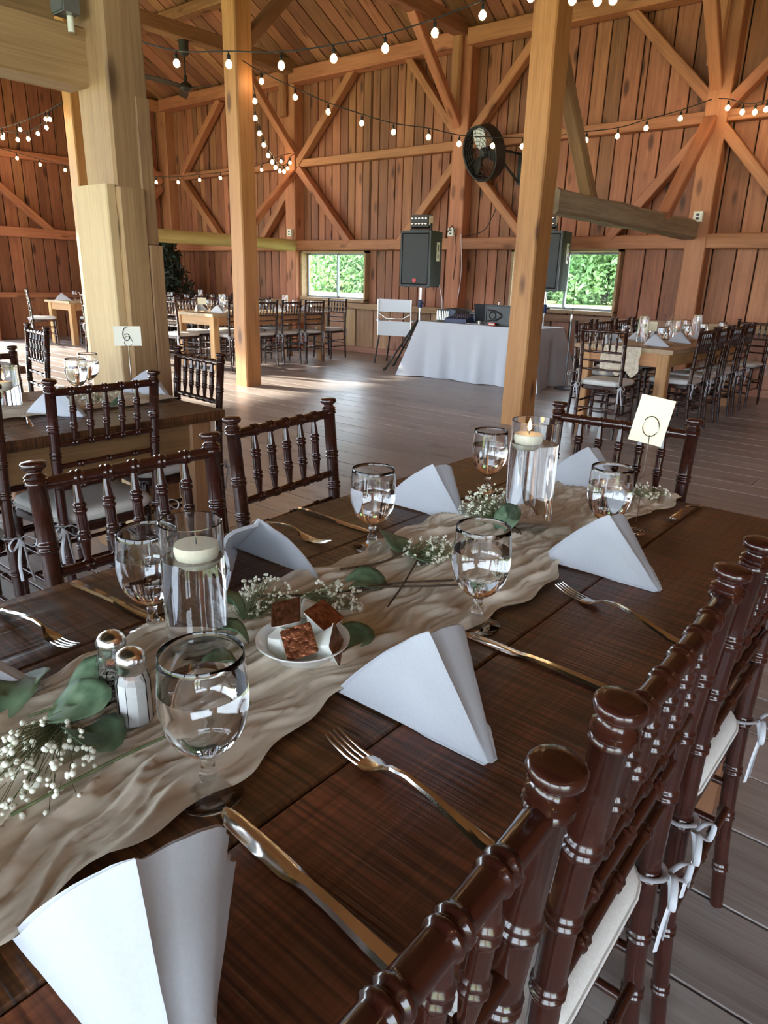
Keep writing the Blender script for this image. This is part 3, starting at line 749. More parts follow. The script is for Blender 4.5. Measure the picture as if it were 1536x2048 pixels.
# cutlery (local X from tip to handle end)
def prism(stations):
    """stations: x, halfwidth, z, thickness, yoff"""
    secs = []
    for x, hw, z, th, yo in stations:
        secs.append([(x, yo-hw, z), (x, yo-hw*.6, z+th), (x, yo+hw*.6, z+th), (x, yo+hw, z), (x, yo+hw*.6, z-th*.3), (x, yo-hw*.6, z-th*.3)])
    V, F = loft(secs); return V, [tuple(reversed(f)) for f in F]
def fork_mesh():
    parts = []
    for y in (-.0087, -.0029, .0029, .0087):
        parts.append(prism([(x, h, z, .0011, y*k) for x, h, z, k in ((0, .0006, .0090, .95), (.012, .0013, .0055, 1), (.030, .0016, .0022, 1), (.050, .0019, .0016, 1))]))
    parts.append(prism([(.047, .0112, .0016, .0012, 0), (.058, .0122, .0028, .0014, 0), (.068, .0098, .0055, .0016, 0), (.076, .0052, .0095, .0018, 0), (.085, .0033, .0135, .0022, 0), (.105, .0032, .0165, .0024, 0),
                        (.135, .0044, .0140, .0024, 0), (.165, .0066, .0085, .0023, 0), (.192, .0086, .0042, .0022, 0), (.204, .0080, .0030, .0020, 0), (.208, .0050, .0026, .0018, 0)]))
    return join(*parts)
def knife_mesh():
    return prism([(0, .0010, .0020, .0008, .004), (.008, .0055, .0018, .0010, .002), (.020, .0092, .0016, .0012, 0), (.060, .0100, .0016, .0013, 0), (.098, .0095, .0016, .0014, 0), (.112, .0072, .0026, .0022, .0008), (.120, .0062, .0030, .0030, .0012),
                  (.150, .0066, .0034, .0036, .001), (.190, .0082, .0032, .0034, .0), (.225, .0096, .0028, .0030, 0), (.234, .0082, .0026, .0026, 0), (.237, .0045, .0026, .0018, 0)])
fo = mobj('tmpf', fork_mesh(), M['steel'], None, 35); kn = mobj('tmpk', knife_mesh(), M['steel'], None, 25)
me_f, me_k = fo.data, kn.data; bpy.data.objects.remove(fo); bpy.data.objects.remove(kn)
def cutlery(kind, tip, end, label):
    o = mobj('dinner_'+kind, me_f if kind == 'fork' else me_k, None)
    dx, dy = end[0]-tip[0], end[1]-tip[1]; L = sqrt(dx*dx+dy*dy); k = L/(.208 if kind == 'fork' else .237); k = min(max(k, .95), 1.15)
    o.location = (tip[0], tip[1], TZ+.0005); o.rotation_euler = (0, 0, math.atan2(dy, dx)); o.scale = (k, k, k)
    return tag(o, label, kind, kind+'s on the tables')
cutlery('fork', (-.474, .495), (-.232, .472), 'large steel fork lying between goblet and the mahogany chair row')
cutlery('fork', (-.468, 1.066), (-.235, 1.003), 'steel fork lying in front of the napkin below the cream card')
cutlery('fork', (-.880, .397), (-1.08, .379), 'steel fork lying tines inward by the picture edge')
cutlery('fork', (-.905, .935), (-1.12, .925), 'steel fork half hidden behind the open-sided napkin')
cutlery('fork', (-.452, 1.565), (-.430, 1.765), 'steel fork at the table end below the cream card')
cutlery('fork', (-2.612, 1.10), (-2.40, 1.03), 'steel fork on table 6 beside the white napkin')
cutlery('knife', (-.478, .338), (-.214, .320), 'large steel knife in the front, its tip near the goblet foot')
cutlery('knife', (-.512, .815), (-.268, .811), 'steel knife pointing at the goblet behind the creamer dish')
cutlery('knife', (-.852, .526), (-1.098, .506), 'steel knife lying behind the goblet and unlit candle vase')
cutlery('knife', (-.893, 1.053), (-1.105, 1.053), 'steel knife lying between two napkins at the floor side')

# salt and pepper
def shaker(x, y, fill, label):
    t = thing('shaker', label, 'shaker', (x, y, TZ+.004), .3); n = 10
    body = [(0, 0), (.0185, 0), (.0205, .003), (.0200, .060), (.0170, .070), (.0150, .074), (.0136, .0738), (.0155, .069), (.0182, .059), (.0186, .005), (0, .0045)]
    mobj('glass_body', lathe(body, n, False), M['glass'], t, 30)
    hh = .058 if fill == 'salt' else .050
    mobj('contents', lathe([(0, .0052), (.0176, .0052), (.0176, hh), (.010, hh+.004), (0, hh+.002)], n, False), M[fill], t)
    mobj('cap', lathe([(.0150, .070), (.0165, .071), (.0160, .078), (.0172, .080), (.0176, .085), (.0168, .0895), (.0140, .0945), (.0095, .0980), (.004, .0995), (0, .0998)], 24), M['chrome'], t, 40)
shaker(-.664, .360, 'salt', 'glass salt shaker full of white salt with chrome cap')
shaker(-.716, .366, 'pepper', 'glass pepper shaker with speckled pepper behind the salt')

# creamer dish
dx, dy = -.628, .598
t = thing('creamer_dish', 'small white china dish holding creamer tubs', 'dish', (dx, dy, TZ+.004))
mobj('bowl', lathe([(0, 0), (.034, 0), (.038, .002), (.050, .012), (.062, .026), (.0655, .0285), (.0655, .0305), (.061, .0290), (.048, .015), (.036, .006), (0, .005)], 48, False), M['china'], t, 40)
def tub_mesh():
    def sq(h, z, rr):
        pts = []
        for cx, cy, a0 in ((h-rr, h-rr, 0), (-h+rr, h-rr, 90), (-h+rr, -h+rr, 180), (h-rr, -h+rr, 270)):
            for q in range(4): a = radians(a0+q*30); pts.append((cx+rr*cos(a), cy+rr*sin(a), z))
        return pts
    return loft([sq(.0105, 0, .004), (sq(.0125, .008, .004)), sq(.0165, .024, .003), sq(.0185, .0245, .003), sq(.0185, .0258, .003)]), loft([sq(.0184, .0258, .003), sq(.0186, .0266, .003)])
tb, ld = tub_mesh()
spots = [((.020, -.026, .046), (.50, -.62, .60), .35, 'creamer tub with copper foil lid at the front of the dish'), ((-.034, .000, .062), (.10, -.50, .86), .55, 'creamer tub with copper foil lid tilted on the pile, goblet side'), ((.012, .030, .062), (.45, -.05, .89), .2, 'shiny copper-lidded creamer tub on top of the pile'),
         ((-.024, -.024, .041), (.15, .25, -.95), .9, 'white creamer tub lying upside down in the dish'), ((.050, .016, .036), (.85, .45, .25), .4, 'creamer tub leaning on the far rim of the dish'), ((-.026, .040, .050), (-.5, .6, -.6), .3, 'white creamer tub behind the copper-lidded pile')]
for (x, y, z), nv, sp_, lb in spots:
    c = thing('creamer_tub', lb, 'creamer', (0, 0, 0), 0, 'creamer tubs in the dish'); nv = Vector(nv).normalized()
    q = nv.to_track_quat('Z', 'Y').to_matrix().to_4x4(); k = 1.16
    c.matrix_basis = Matrix.Translation(Vector((dx+x, dy+y, TZ+z))-nv*.0266*k*(1 if nv.z > 0 else .0)) @ q @ Matrix.Rotation(sp_, 4, 'Z') @ Matrix.Scale(k, 4)
    mobj('tub', tb, M['tub'], c, 30); mobj('foil_lid', ld, M['foil'], c)

# runner
def runner(x0, x1, y0, y1, label, nx=150, ny=460, seed=2, over=.0, z=TZ):
    r = random.Random(seed); ph = [r.uniform(0, 6.28) for _ in range(12)]; V, F = [], []
    for i in range(ny+1):
        v = y0+(y1-y0)*i/ny
        wob0 = .012*sin(v*9+ph[0])+.008*sin(v*23+ph[1])+.006*sin(v*61); wob1 = .014*sin(v*8+ph[2])+.009*sin(v*19+ph[3])+.006*sin(v*53)
        for j in range(nx+1):
            u = j/nx; x = (x0+wob0)*(1-u)+(x1+wob1)*u
            q = Vector((u*7.5+.9*sin(v*4.2+ph[4])+.5*sin(v*9+ph[5]), v*2.6, seed*3.1))
            n1 = 1-min(1, abs(noise.noise(q))*2.4); n2 = 1-min(1, abs(noise.noise(q*2.3+Vector((5, 3, 1))))*2.2); n3 = noise.noise(Vector((u*40, v*22, 7)))
            n4 = 1-min(1, abs(noise.noise(Vector((u*24+1.5*n1+1.2*sin(v*11+ph[6]), v*7, 11))))*2.0); n5 = 1-min(1, abs(noise.noise(Vector((u*52+n2*2, v*13, 4))))*1.8)
            hgt = .012*n1**2.2+.0055*n2**2.0+.0045*n4**1.6+.0018*n5+.0008*(n3+1)
            ed = min(u, 1-u); hgt *= min(1, .40+ed*7)
            hgt += .005*math.exp(-(ed/.03)**2)*(.5+.5*noise.noise(Vector((v*14, u*3, 2))))
            V.append((x, v, z+.0012+hgt))
    W = nx+1
    for i in range(ny):
        for j in range(nx): F.append((i*W+j, i*W+j+1, (i+1)*W+j+1, (i+1)*W+j))
    return tag(mobj('table_runner', (V, F), M['gauze'], None, 'all'), label, 'runner', 'cheesecloth runners')
runner(-.845, -.500, -.70, 1.79, 'crinkled beige cheesecloth runner down the foreground table')
runner(-2.86, -2.55, -.7, 1.73, 'beige cheesecloth runner on table 6', 30, 120, 3)
runner(-2.60, -2.24, 6.26, 8.7, 'pale cheesecloth runner on the right-hand wall table', 24, 60, 4)
runner(-8.72, -8.36, 6.04, 8.3, 'pale cheesecloth runner on the corner window table', 24, 60, 5)
# hanging end of the right-hand runner
V, F = [], []
for i in range(9):
    for j in range(25):
        u = j/24; V.append((-2.60+.36*u+.004*sin(i), 6.262-.012-.010*sin(u*38)-.004*i*.2, .765-.24*i/8*(1+.12*sin(u*17))))
for i in range(8):
    for j in range(24): F.append((i*25+j, i*25+j+1, (i+1)*25+j+1, (i+1)*25+j))
tag(mobj('hanging_cloth', (V, F), M['gauze'], None, 'all'), 'fringed cheesecloth end hanging over the right-hand wall table', 'cloth')

# card holders
def card_holder(x, y, hgt, label, ang, cw, ch_, label2, matc, digit=None, tilt=0.0, dz=0.0):
    t = thing('card_holder', label, 'card holder', (x, y, TZ+.002), ang)
    sp = [(.004*k/3*cos(k*pi/6), .004*k/3*sin(k*pi/6), 0) for k in range(3, 44)]
    sp = [((.004+.024*k/44)*cos(k*pi/7), (.004+.024*k/44)*sin(k*pi/7), .001) for k in range(44)]
    mobj('coil_base', sweep(sp, .0011, 6), M['steel'], t, True)
    mobj('stem', sweep([(.004, 0, 0), (0, 0, .02), (0, 0, hgt-.02)], .0011, 6), M['steel'], t, True)
    mobj('ring_clip', sweep([(.016*sin(a), 0, hgt-.002+.021*-cos(a)) for a in [2*pi*k/24 for k in range(25)]], .0012, 6), M['steel'], t, True)
    c = thing('table_card', label2, 'card', (x, y, TZ+hgt+dz), ang); c.rotation_euler = (0, tilt, ang)
    mobj('card_sheet', join(box(-cw/2, cw/2, .0015, .0020, -ch_/2, ch_/2)), matc, c)
    if digit is None: mobj('back_sheet', xf(box(-cw/2, cw/2, .0030, .0036, -ch_/2, ch_/2), Matrix.Rotation(.03, 4, 'Z')), M['cardwhite'], c)
    else:
        six = catmull([(.006, 0, .022), (-.003, 0, .019), (-.009, 0, .008), (-.010, 0, -.006), (-.006, 0, -.016), (.002, 0, -.019), (.008, 0, -.013), (.008, 0, -.004), (.002, 0, .001), (-.006, 0, -.003)], 6)
        mobj('digit_six', xf(sweep(six, [.0011+.0006*sin(pi*k/(len(six)-1)) for k in range(len(six))], 6, flat=1.0), Matrix.Translation((-.004, .0008, .008)) @ Matrix.Diagonal((1.35, 1, 1.35, 1))), M['ink'], c, True)
card_holder(-.480, 1.458, .235, 'steel wire card stand with coil base near the foreground fork', radians(20), .068, .098, 'blank cream card held upright in the foreground table', M['cream'], None, .16, .012)
card_holder(-2.730, 1.612, .235, 'steel wire card stand on table 6', radians(57), .108, .080, 'off-white card with handwritten number 6', M['cardwhite'], 6, .0, .022)

# greenery
def leaf_mesh(R, seed):
    r = random.Random(seed); V, F = [], []; n = 16; ph = r.uniform(0, 6)
    V.append((0, 0, 0))
    rows = [[0]]
    for k in (1, 2, 3, 4):
        row = []
        for j in range(n):
            a = 2*pi*j/n; q = R*k/4*(1+.10*cos(a)+.05*sin(3*a+ph)); x, y = q*1.12*cos(a)+R*.9, q*.92*sin(a)
            z = .25*(y*y)/R + .10*R*sin(2*a+ph)*(k/4)**2 + .006*sin(x*60)
            row.append(len(V)); V.append((x, y, z))
        rows.append(row)
    V[0] = (R*.9, 0, 0)
    for j in range(n): F.append((0, rows[1][j], rows[1][(j+1) % n]))
    for a, b in zip(rows[1:], rows[2:]):
        for j in range(n): F.append((a[j], b[j], b[(j+1) % n], a[(j+1) % n]))
    k = len(V); V2 = [(x, y, z-.0008) for x, y, z in V]
    F2 = [tuple(i+k for i in reversed(f)) for f in F]; last = rows[-1]
    F3 = [(last[j], last[j]+k, last[(j+1) % n]+k, last[(j+1) % n]) for j in range(n)]
    return V+V2, F+F2+F3
lm = []
for s in range(4):
    o = mobj('tmpl', leaf_mesh(.034, s), M['leaf'], None, 'all'); lm.append(o.data); bpy.data.objects.remove(o)
def sprig(label, stem, leaves, flowers, seed, matst='leafbrown', name='flower_sprig'):
    """stem: list of xyz paths (world, z above table); leaves: (x,y,z,rz,tilt,roll,scale); flowers: (cx,cy,rx,ry,h,n,size)"""
    r = random.Random(seed); t = thing(name, label, 'flowers', (0, 0, 0))
    if stem: mobj('stem', join(*[sweep(catmull([(a, b, TZ+c+.009) for a, b, c in p], 5), .0018, 6) for p in stem]), M[matst], t, True)
    for x, y, z, rz, ti, ro, s in leaves:
        o = mobj('leaf', lm[r.randrange(4)], None, t); o.location = (x, y, TZ+z); o.rotation_euler = (ro, ti, rz); o.scale = (s, s, s)
    SV, BV = [], []
    for cx, cy, bx_, by_, rx, ry, h, n, sz in flowers:
        for k in range(n):
            a, q = r.uniform(0, 2*pi), sqrt(r.random())
            p = Vector((cx+rx*q*cos(a), cy+ry*q*sin(a), TZ+.008+h*r.random()*(1.1-q*.6)))
            b = Vector((bx_, by_, TZ+.010)); mid = b.lerp(p, .55)+Vector((r.uniform(-.01, .01), r.uniform(-.01, .01), .012*r.random()))
            SV.append(sweep([b.lerp(mid, .3), mid, p], .00045, 3, False))
            s = sz*r.uniform(.7, 1.2)
            ico = lathe([(0, -s), (s*.8, -s*.5), (s, .15*s), (s*.62, .75*s), (0, .95*s)], 6, False)
            for _ in range(3): BV.append(xf(ico, Matrix.Translation(p+Vector((r.gauss(0, .55), r.gauss(0, .55), r.gauss(0, .55)))*s) @ Matrix.Rotation(r.uniform(0, 3), 4, 'X') @ Matrix.Scale(r.uniform(.5, .8), 4)))
    if BV:
        o = mobj('fine_stems', join(*SV), M['stemgreen'], t); o['kind'] = 'stuff'
        o = mobj('blossoms', join(*BV), M['blossom'], t, 70); o['kind'] = 'stuff'
    return t
sprig("baby's breath with broad eucalyptus leaves beside the salt shaker", [[(-.60, .19, .012), (-.60, .30, .012), (-.585, .40, .014), (-.575, .46, .012)], [(-.74, .27, .014), (-.72, .33, .02), (-.70, .36, .02)]],
      [(-.735, .295, .020, .6, -.35, .3, 1.05), (-.690, .300, .016, .1, -.15, -.2, 1.0), (-.760, .325, .022, .9, -.4, .2, .95), (-.775, .255, .018, 2.6, -.2, .3, 1.1), (-.80, .28, .014, 2.2, -.1, -.3, .9)],
      [(-.655, .235, -.72, .30, .075, .06, .05, 95, .0046)], 1, 'stemgreen')
sprig("baby's breath and eucalyptus curled behind the creamer dish", [[(-.80, .66, .012), (-.74, .70, .018), (-.70, .78, .012), (-.66, .86, .012), (-.60, .93, .012)]],
      [(-.745, .590, .030, 3.6, -.6, .4, .95), (-.660, .520, .012, 4.2, -.3, .2, .85), (-.700, .560, .02, 3.9, -.5, .2, .8), (-.735, .800, .014, .8, -.1, .2, 1.0), (-.625, .650, .012, .5, -.2, .2, .9)],
      [(-.775, .655, -.76, .60, .055, .05, .06, 110, .0034), (-.695, .725, -.74, .66, .05, .05, .055, 90, .0036)], 2)
sprig("baby's breath sprig with two leaves on bare brown stems, before the runner goblet", [[(-.62, .775, .012), (-.645, .84, .014), (-.69, .94, .016), (-.72, 1.0, .018)], [(-.775, .83, .012), (-.74, .90, .014), (-.735, .98, .018)], [(-.70, .80, .012), (-.60, .90, .012), (-.54, .99, .012)]],
      [(-.760, .985, .014, 2.7, -.3, .3, 1.0), (-.735, 1.0, .014, 5.6, -.2, -.3, .95)], [(-.700, 1.010, -.73, .98, .055, .06, .05, 120, .0036)], 3)
sprig("baby's breath bunch with one upright leaf at the foot of the lit candle vase", [[(-.63, 1.22, .012), (-.68, 1.27, .014), (-.72, 1.33, .02)], [(-.64, 1.19, .012), (-.67, 1.26, .012)]],
      [(-.690, 1.235, .010, .9, -1.0, .5, .95)], [(-.765, 1.300, -.70, 1.26, .055, .075, .085, 170, .0036), (-.55, 1.74, -.57, 1.70, .05, .05, .03, 40, .004)], 4)
sprig("baby's breath on the runner of table 6", [], [(-2.60, 1.42, .01, 0, -.2, .2, 1)], [(-2.70, 1.40, -2.70, 1.45, .09, .12, .06, 70, .005)], 6)

# table 6 ware
goblet(-2.86, 1.44, 'water goblet on table 6 behind the chair back, nearer of two')
goblet(-3.02, 1.58, 'water goblet on table 6 overlapped by another goblet')
vase(-2.82, 1.13, .055, .16, .085, 'clear cylinder vase with glowing candle at the picture edge on table 6', True)

# far table ware
def dress(x0, x1, y0, y1, nm_, seed, card=None):
    r = random.Random(seed); cx = (x0+x1)/2
    gn, gg, gv = 'napkins on '+nm_, 'goblets on '+nm_, 'vases on '+nm_
    k = 0
    ys = [y0+.30+(y1-y0-.6)*i/3 for i in range(4)]
    for yy in ys:
        napkin(x0+.13, yy, pi+a0+r.uniform(-.3, .3), 'small white folded napkin on '+nm_, 0, 1.05, gn, True)
        napkin(x1-.13, yy, a0+r.uniform(-.3, .3), 'small white folded napkin on '+nm_, 0, 1.05, gn, True)
        goblet(x0+.26+r.uniform(-.03, .03), yy+.18, 'small water goblet standing on '+nm_, gg, True)
        goblet(x1-.26+r.uniform(-.03, .03), yy+.16, 'small water goblet standing on '+nm_, gg, True)
    for i, f in enumerate((.22, .5, .78)):
        vase(cx+r.uniform(-.06, .06), y0+(y1-y0)*f, .05, (.25, .2, .24)[i], (.16, .1, .15)[i], ('first', 'middle', 'last')[i]+' candle vase along '+nm_, True, 14, TZ, gv, full=False)
    # a waisted carafe
    t = thing('carafe', 'waisted glass carafe on '+nm_, 'carafe', (cx+.05, y0+(y1-y0)*.4, TZ))
    mobj('carafe_body', lathe([(0, 0), (.045, 0), (.052, .03), (.05, .09), (.028, .17), (.026, .20), (.045, .26), (.043, .26), (.024, .2), (.026, .17), (.047, .09), (.049, .03), (0, .006)], 16, False), M['glass'], t, 60)
dress(-2.87, -1.97, 6.27, 8.75, 'the right-hand wall table', 1)
dress(-9.0, -8.06, 6.05, 8.32, 'the corner window table', 2)
dress(-11.6, -10.7, 6.25, 8.65, 'the evergreen table', 3)
napkin(-12.55, 6.4, a0+1, 'white napkin on the sunlit end wall table', 0, 1.3, far=True)
goblet(-12.75, 6.55, 'water goblet on the sunlit end wall table', far=True)
goblet(-12.5, 6.75, 'water goblet behind the napkin on the sunlit end wall table', far=True)
for x, y, lb, an in ((-8.62, 6.30, 'small tan number card on the corner window table', .75), (-2.45, 7.0, 'small cream card leaning on the right-hand wall table', .3), (-12.6, 6.8, 'small cream card on the sunlit end wall table', .9)):
    c = thing('table_card', lb, 'card', (x, y, TZ+.005), an)
    mobj('card_sheet', box(-.06, .06, 0, .001, .10, .19), M['cream'], c); mobj('stand', lathe([(.03, 0), (.03, .002), (.0015, .004), (.0015, .12)], 8), M['steel'], c)

# ------------------------------------------------------------------ string lights
bm_ = mobj('tmpb', lathe([(0, -.066), (.013, -.062), (.024, -.050), (.028, -.036), (.024, -.021), (.014, -.008), (.011, 0), (0, .001)], 12, False), M['bulb'], None, 'all'); me_bulb = bm_.data; bpy.data.objects.remove(bm_)
fi = mobj('tmpi', lathe([(0, -.052), (.006, -.048), (.0095, -.037), (.008, -.026), (.003, -.012), (0, -.010)], 8, False), M['filament'], None, 'all'); me_fil = fi.data; bpy.data.objects.remove(fi)
so = mobj('tmps', lathe([(.0125, -.006), (.0135, 0), (.0135, .028), (.006, .036), (.004, .05)], 8), M['cable'], None, 50); me_sock = so.data; bpy.data.objects.remove(so)
def strand(label, bulbs, start=None, end=None, s=1.0):
    t = thing('string_lights', label, 'string lights', (0, 0, 0), 0, 'strings of warm bulbs')
    top = [Vector(p)+Vector((0, 0, .09*s)) for p in bulbs]
    pts = ([Vector(start)] if start else [])+top+([Vector(end)] if end else [])
    path = catmull(pts, 6)
    mobj('cable', sweep(path, .0055*s, 5), M['cable'], t)
    for p in bulbs:
        q = Vector(p)+Vector((0, 0, .036*s))
        for nm_, me in (('socket', me_sock), ('bulb', me_bulb)):
            o = mobj(nm_, me, None, t); o.location = q; o.scale = (s, s, s)
        mobj('filament', me_fil, None, o)
S1 = [(-5.36, 3.8, 2.85), (-4.9, 3.95, 2.81), (-4.46, 4.09, 2.77), (-4.09, 4.27, 2.8), (-3.74, 4.44, 2.85), (-3.42, 4.6, 2.93), (-3.12, 4.74, 3.02), (-2.82, 4.86, 3.10), (-2.5, 4.84, 3.02), (-2.32, 4.83, 2.98), (-2.22, 4.84, 2.97)]
strand('string of bulbs hanging nearest, looping high across the picture top', S1, (-5.85, 3.65, 3.08), (-1.9, 4.85, 3.1))
S2 = [(-6.44, 5.62, 3.23), (-6.2, 5.88, 3.1), (-5.96, 6.14, 2.98), (-5.71, 6.41, 2.89), (-5.47, 6.67, 2.82), (-5.2, 6.96, 2.79), (-4.96, 7.22, 2.74), (-4.7, 7.51, 2.74), (-4.46, 7.76, 2.75), (-4.2, 8.04, 2.79), (-3.95, 8.31, 2.85), (-3.7, 8.59, 2.91), (-3.47, 8.83, 3.01), (-3.2, 9.13, 3.13)]
strand('string of bulbs sagging from the slim post past the wall fan', S2, (-6.6, 5.5, 3.42), (-2.98, 9.45, 3.36))
strand('short string of bulbs running off past the right-hand wall post', [(-2.72, 9.22, 3.2), (-2.53, 9.12, 3.12), (-2.38, 9.04, 3.09), (-2.25, 8.97, 3.09), (-2.05, 8.86, 3.1), (-1.85, 8.75, 3.12)], (-2.9, 9.45, 3.36), (-.6, 8.0, 3.4))
S3 = [(-6.86, 5.88, 3.14), (-6.98, 5.98, 3.0), (-7.2, 6.23, 2.9), (-7.46, 6.52, 2.84), (-7.72, 6.82, 2.78), (-7.98, 7.12, 2.76), (-8.26, 7.43, 2.75), (-8.59, 7.81, 2.77), (-9.02, 8.29, 2.85), (-9.39, 8.71, 2.97), (-9.68, 9.04, 3.12)]
strand('string of bulbs dropping steeply beside the slim post to the corner post', S3, (-6.72, 5.65, 3.5), (-9.98, 9.45, 3.35))
S4 = [(-13.76, 6.29, 3.13), (-13.45, 6.54, 3.04), (-13.12, 6.82, 2.96), (-12.82, 7.07, 2.89), (-12.5, 7.34, 2.84), (-12.2, 7.6, 2.82), (-11.89, 7.85, 2.81), (-11.59, 8.1, 2.82), (-11.3, 8.35, 2.87), (-11.01, 8.59, 2.91), (-10.72, 8.83, 2.98), (-10.44, 9.06, 3.06), (-10.18, 9.29, 3.21)]
strand('string of bulbs in the far corner behind the big post', S4, (-14.1, 6.0, 3.32), (-10.1, 9.48, 3.36))
S5 = [(-11.9, 4.58, 3.06), (-11.5, 4.76, 3.03), (-11.12, 4.92, 3.01), (-10.89, 5.02, 2.98), (-10.74, 5.1, 2.99), (-10.59, 5.17, 3.05), (-10.45, 5.23, 3.12), (-10.39, 5.26, 3.22)]
strand('curled string of bulbs against the red end wall', S5, (-14.15, 3.5, 3.6), (-10.25, 5.4, 3.42))
strand('upper string of bulbs at the red end wall', [(-12.2, 5.14, 3.15), (-11.74, 5.2, 3.15), (-11.28, 5.25, 3.18), (-10.64, 5.33, 3.26)], (-14.15, 4.9, 3.6), (-10.28, 5.4, 3.44))
strand('added string of bulbs out of view, warming the foreground chair row', [(.5+.12*k, -2.6+.42*k, 2.75+.03*(k-5)**2*.35) for k in range(11)], (.38, -3.1, 3.2), (1.9, 2.4, 3.2))  # unseen strand, added to throw warm light on the foreground chairs

# ------------------------------------------------------------------ fans and electrics
cf = thing('ceiling_fan', 'dark ceiling fan hanging from the upper tie beam', 'ceiling fan', (-10.1, 7.3, 0))
mobj('canopy', lathe([(.02, 4.36), (.07, 4.40), (.075, 4.585)], 16), M['fandark'], cf, 40)
mobj('downrod', lathe([(.014, 4.0), (.014, 4.38)], 8), M['fandark'], cf, True)
mobj('motor', lathe([(0, 3.90), (.06, 3.91), (.10, 3.95), (.09, 4.0), (.03, 4.04), (.025, 4.12)], 20), M['fandark'], cf, 50)
for k in range(3):
    a = 2*pi*k/3+.5
    bl = loft([[(x, -wd, z-.015), (x, wd, z+.015), (x, wd, z+.021), (x, -wd, z-.009)] for x, wd, z in ((.09, .03, 3.96), (.18, .05, 3.965), (.45, .07, 3.97), (.68, .065, 3.97), (.72, .04, 3.97))])
    mobj('blade', bl, M['fandark'], cf, 30, Matrix.Rotation(a, 4, 'Z'))
wfz = thing('wall_fan', 'black round wall fan with one white blade beside the wall post', 'fan', (-5.92, 9.24, 3.0)); wfz.rotation_euler = Vector((-.30, -.93, -.30)).to_track_quat('Z', 'Y').to_euler()
mobj('drum', lathe([(.345, -.09), (.36, -.085), (.36, .085), (.345, .09), (.335, .085), (.335, -.085), (.345, -.09)], 40, False), M['black'], wfz, 40)
for k, rr in enumerate((.07, .12, .17, .22, .27, .315)):
    mobj('grille_ring', sweep([(rr*cos(2*pi*q/28), rr*sin(2*pi*q/28), .095) for q in range(29)], .0035, 5), M['black'], wfz)
mobj('grille_wires', join(*[sweep([(.04*cos(a), .04*sin(a), .096), (.345*cos(a), .345*sin(a), .088)], .003, 4) for a in [2*pi*q/16 for q in range(16)]]), M['black'], wfz)
mobj('motor', lathe([(0, -.13), (.06, -.13), (.075, -.1), (.075, .02), (.05, .05), (0, .055)], 20, False), M['fandark'], wfz, 40)
for k in range(3):
    a = 2*pi*k/3+1.75
    mobj('blade', loft([[(x, -wd, -.03*tw), (x, wd, .03*tw), (x, wd, .03*tw+.004), (x, -wd, -.03*tw+.004)] for x, wd, tw in ((.06, .035, 1), (.15, .075, 1), (.26, .095, .8), (.325, .07, .6))]), M['fanwhite'] if k == 0 else M['fandark'], wfz, 30, Matrix.Rotation(a, 4, 'Z'))
mobj('back_grille', join(*[sweep([(.04*cos(a), .04*sin(a), -.1), (.345*cos(a), .345*sin(a), -.088)], .003, 4) for a in [2*pi*q/12 for q in range(12)]]), M['black'], wfz)
br = thing('fan_bracket', 'black bracket holding the wall fan', 'bracket', (-5.58, 9.70, 2.62))
mobj('plate', box(-.03, .03, -.03, 0, 0, .42), M['black'], br)
mobj('arm', join(sweep([(0, -.02, .40), (-.10, -.26, .42), (-.20, -.36, .42)], .018, 6), sweep([(0, -.02, .03), (-.14, -.30, .30), (-.22, -.37, .38)], .016, 6)), M['black'], br, True)
tag(mobj('power_cord', sweep(catmull([(-5.85, 9.5, 2.66), (-5.86, 9.62, 2.45), (-5.98, 9.68, 2.2), (-6.1, 9.62, 2.0), (-6.36, 9.50, 1.93)], 8), .006, 5), M['cable']), 'thin black cord trailing from the wall fan', 'cord')

def outlet(x, y, z, label):
    t = thing('outlet_box', label, 'outlet', (x, y, z))
    mobj('box', box(-.055, .055, -.05, 0, -.06, .06), M['tan'], t); mobj('cover', box(-.05, .05, -.056, -.05, -.055, .055), M['tan'], t)
    for s in (-1, 1): mobj('socket', box(-.018, .018, -.0585, -.056, s*.024-.013, s*.024+.013), M['black'], t)
outlet(-10.17, 9.50, 2.04, 'pale outlet box on the corner window post')
outlet(-6.56, 9.50, 1.99, 'pale outlet box on the post beside the speaker')
outlet(-2.93, 9.50, 2.10, 'pale outlet box above the grey log end')
jb = thing('junction_box', 'grey metal junction box high on the massive post', 'junction box', (-3.28, 1.80, 2.28))
mobj('housing', box(-.05, .05, -.05, .02, .02, .14), M['box'], jb); mobj('cover', box(-.045, .045, -.058, -.05, .025, .135), M['box'], jb)
mobj('conduit', lathe([(.014, -.04), (.014, .02)], 10), M['tan'], jb, True); mobj('conduit', lathe([(.014, .14), (.014, .8)], 10), M['box'], jb, True)

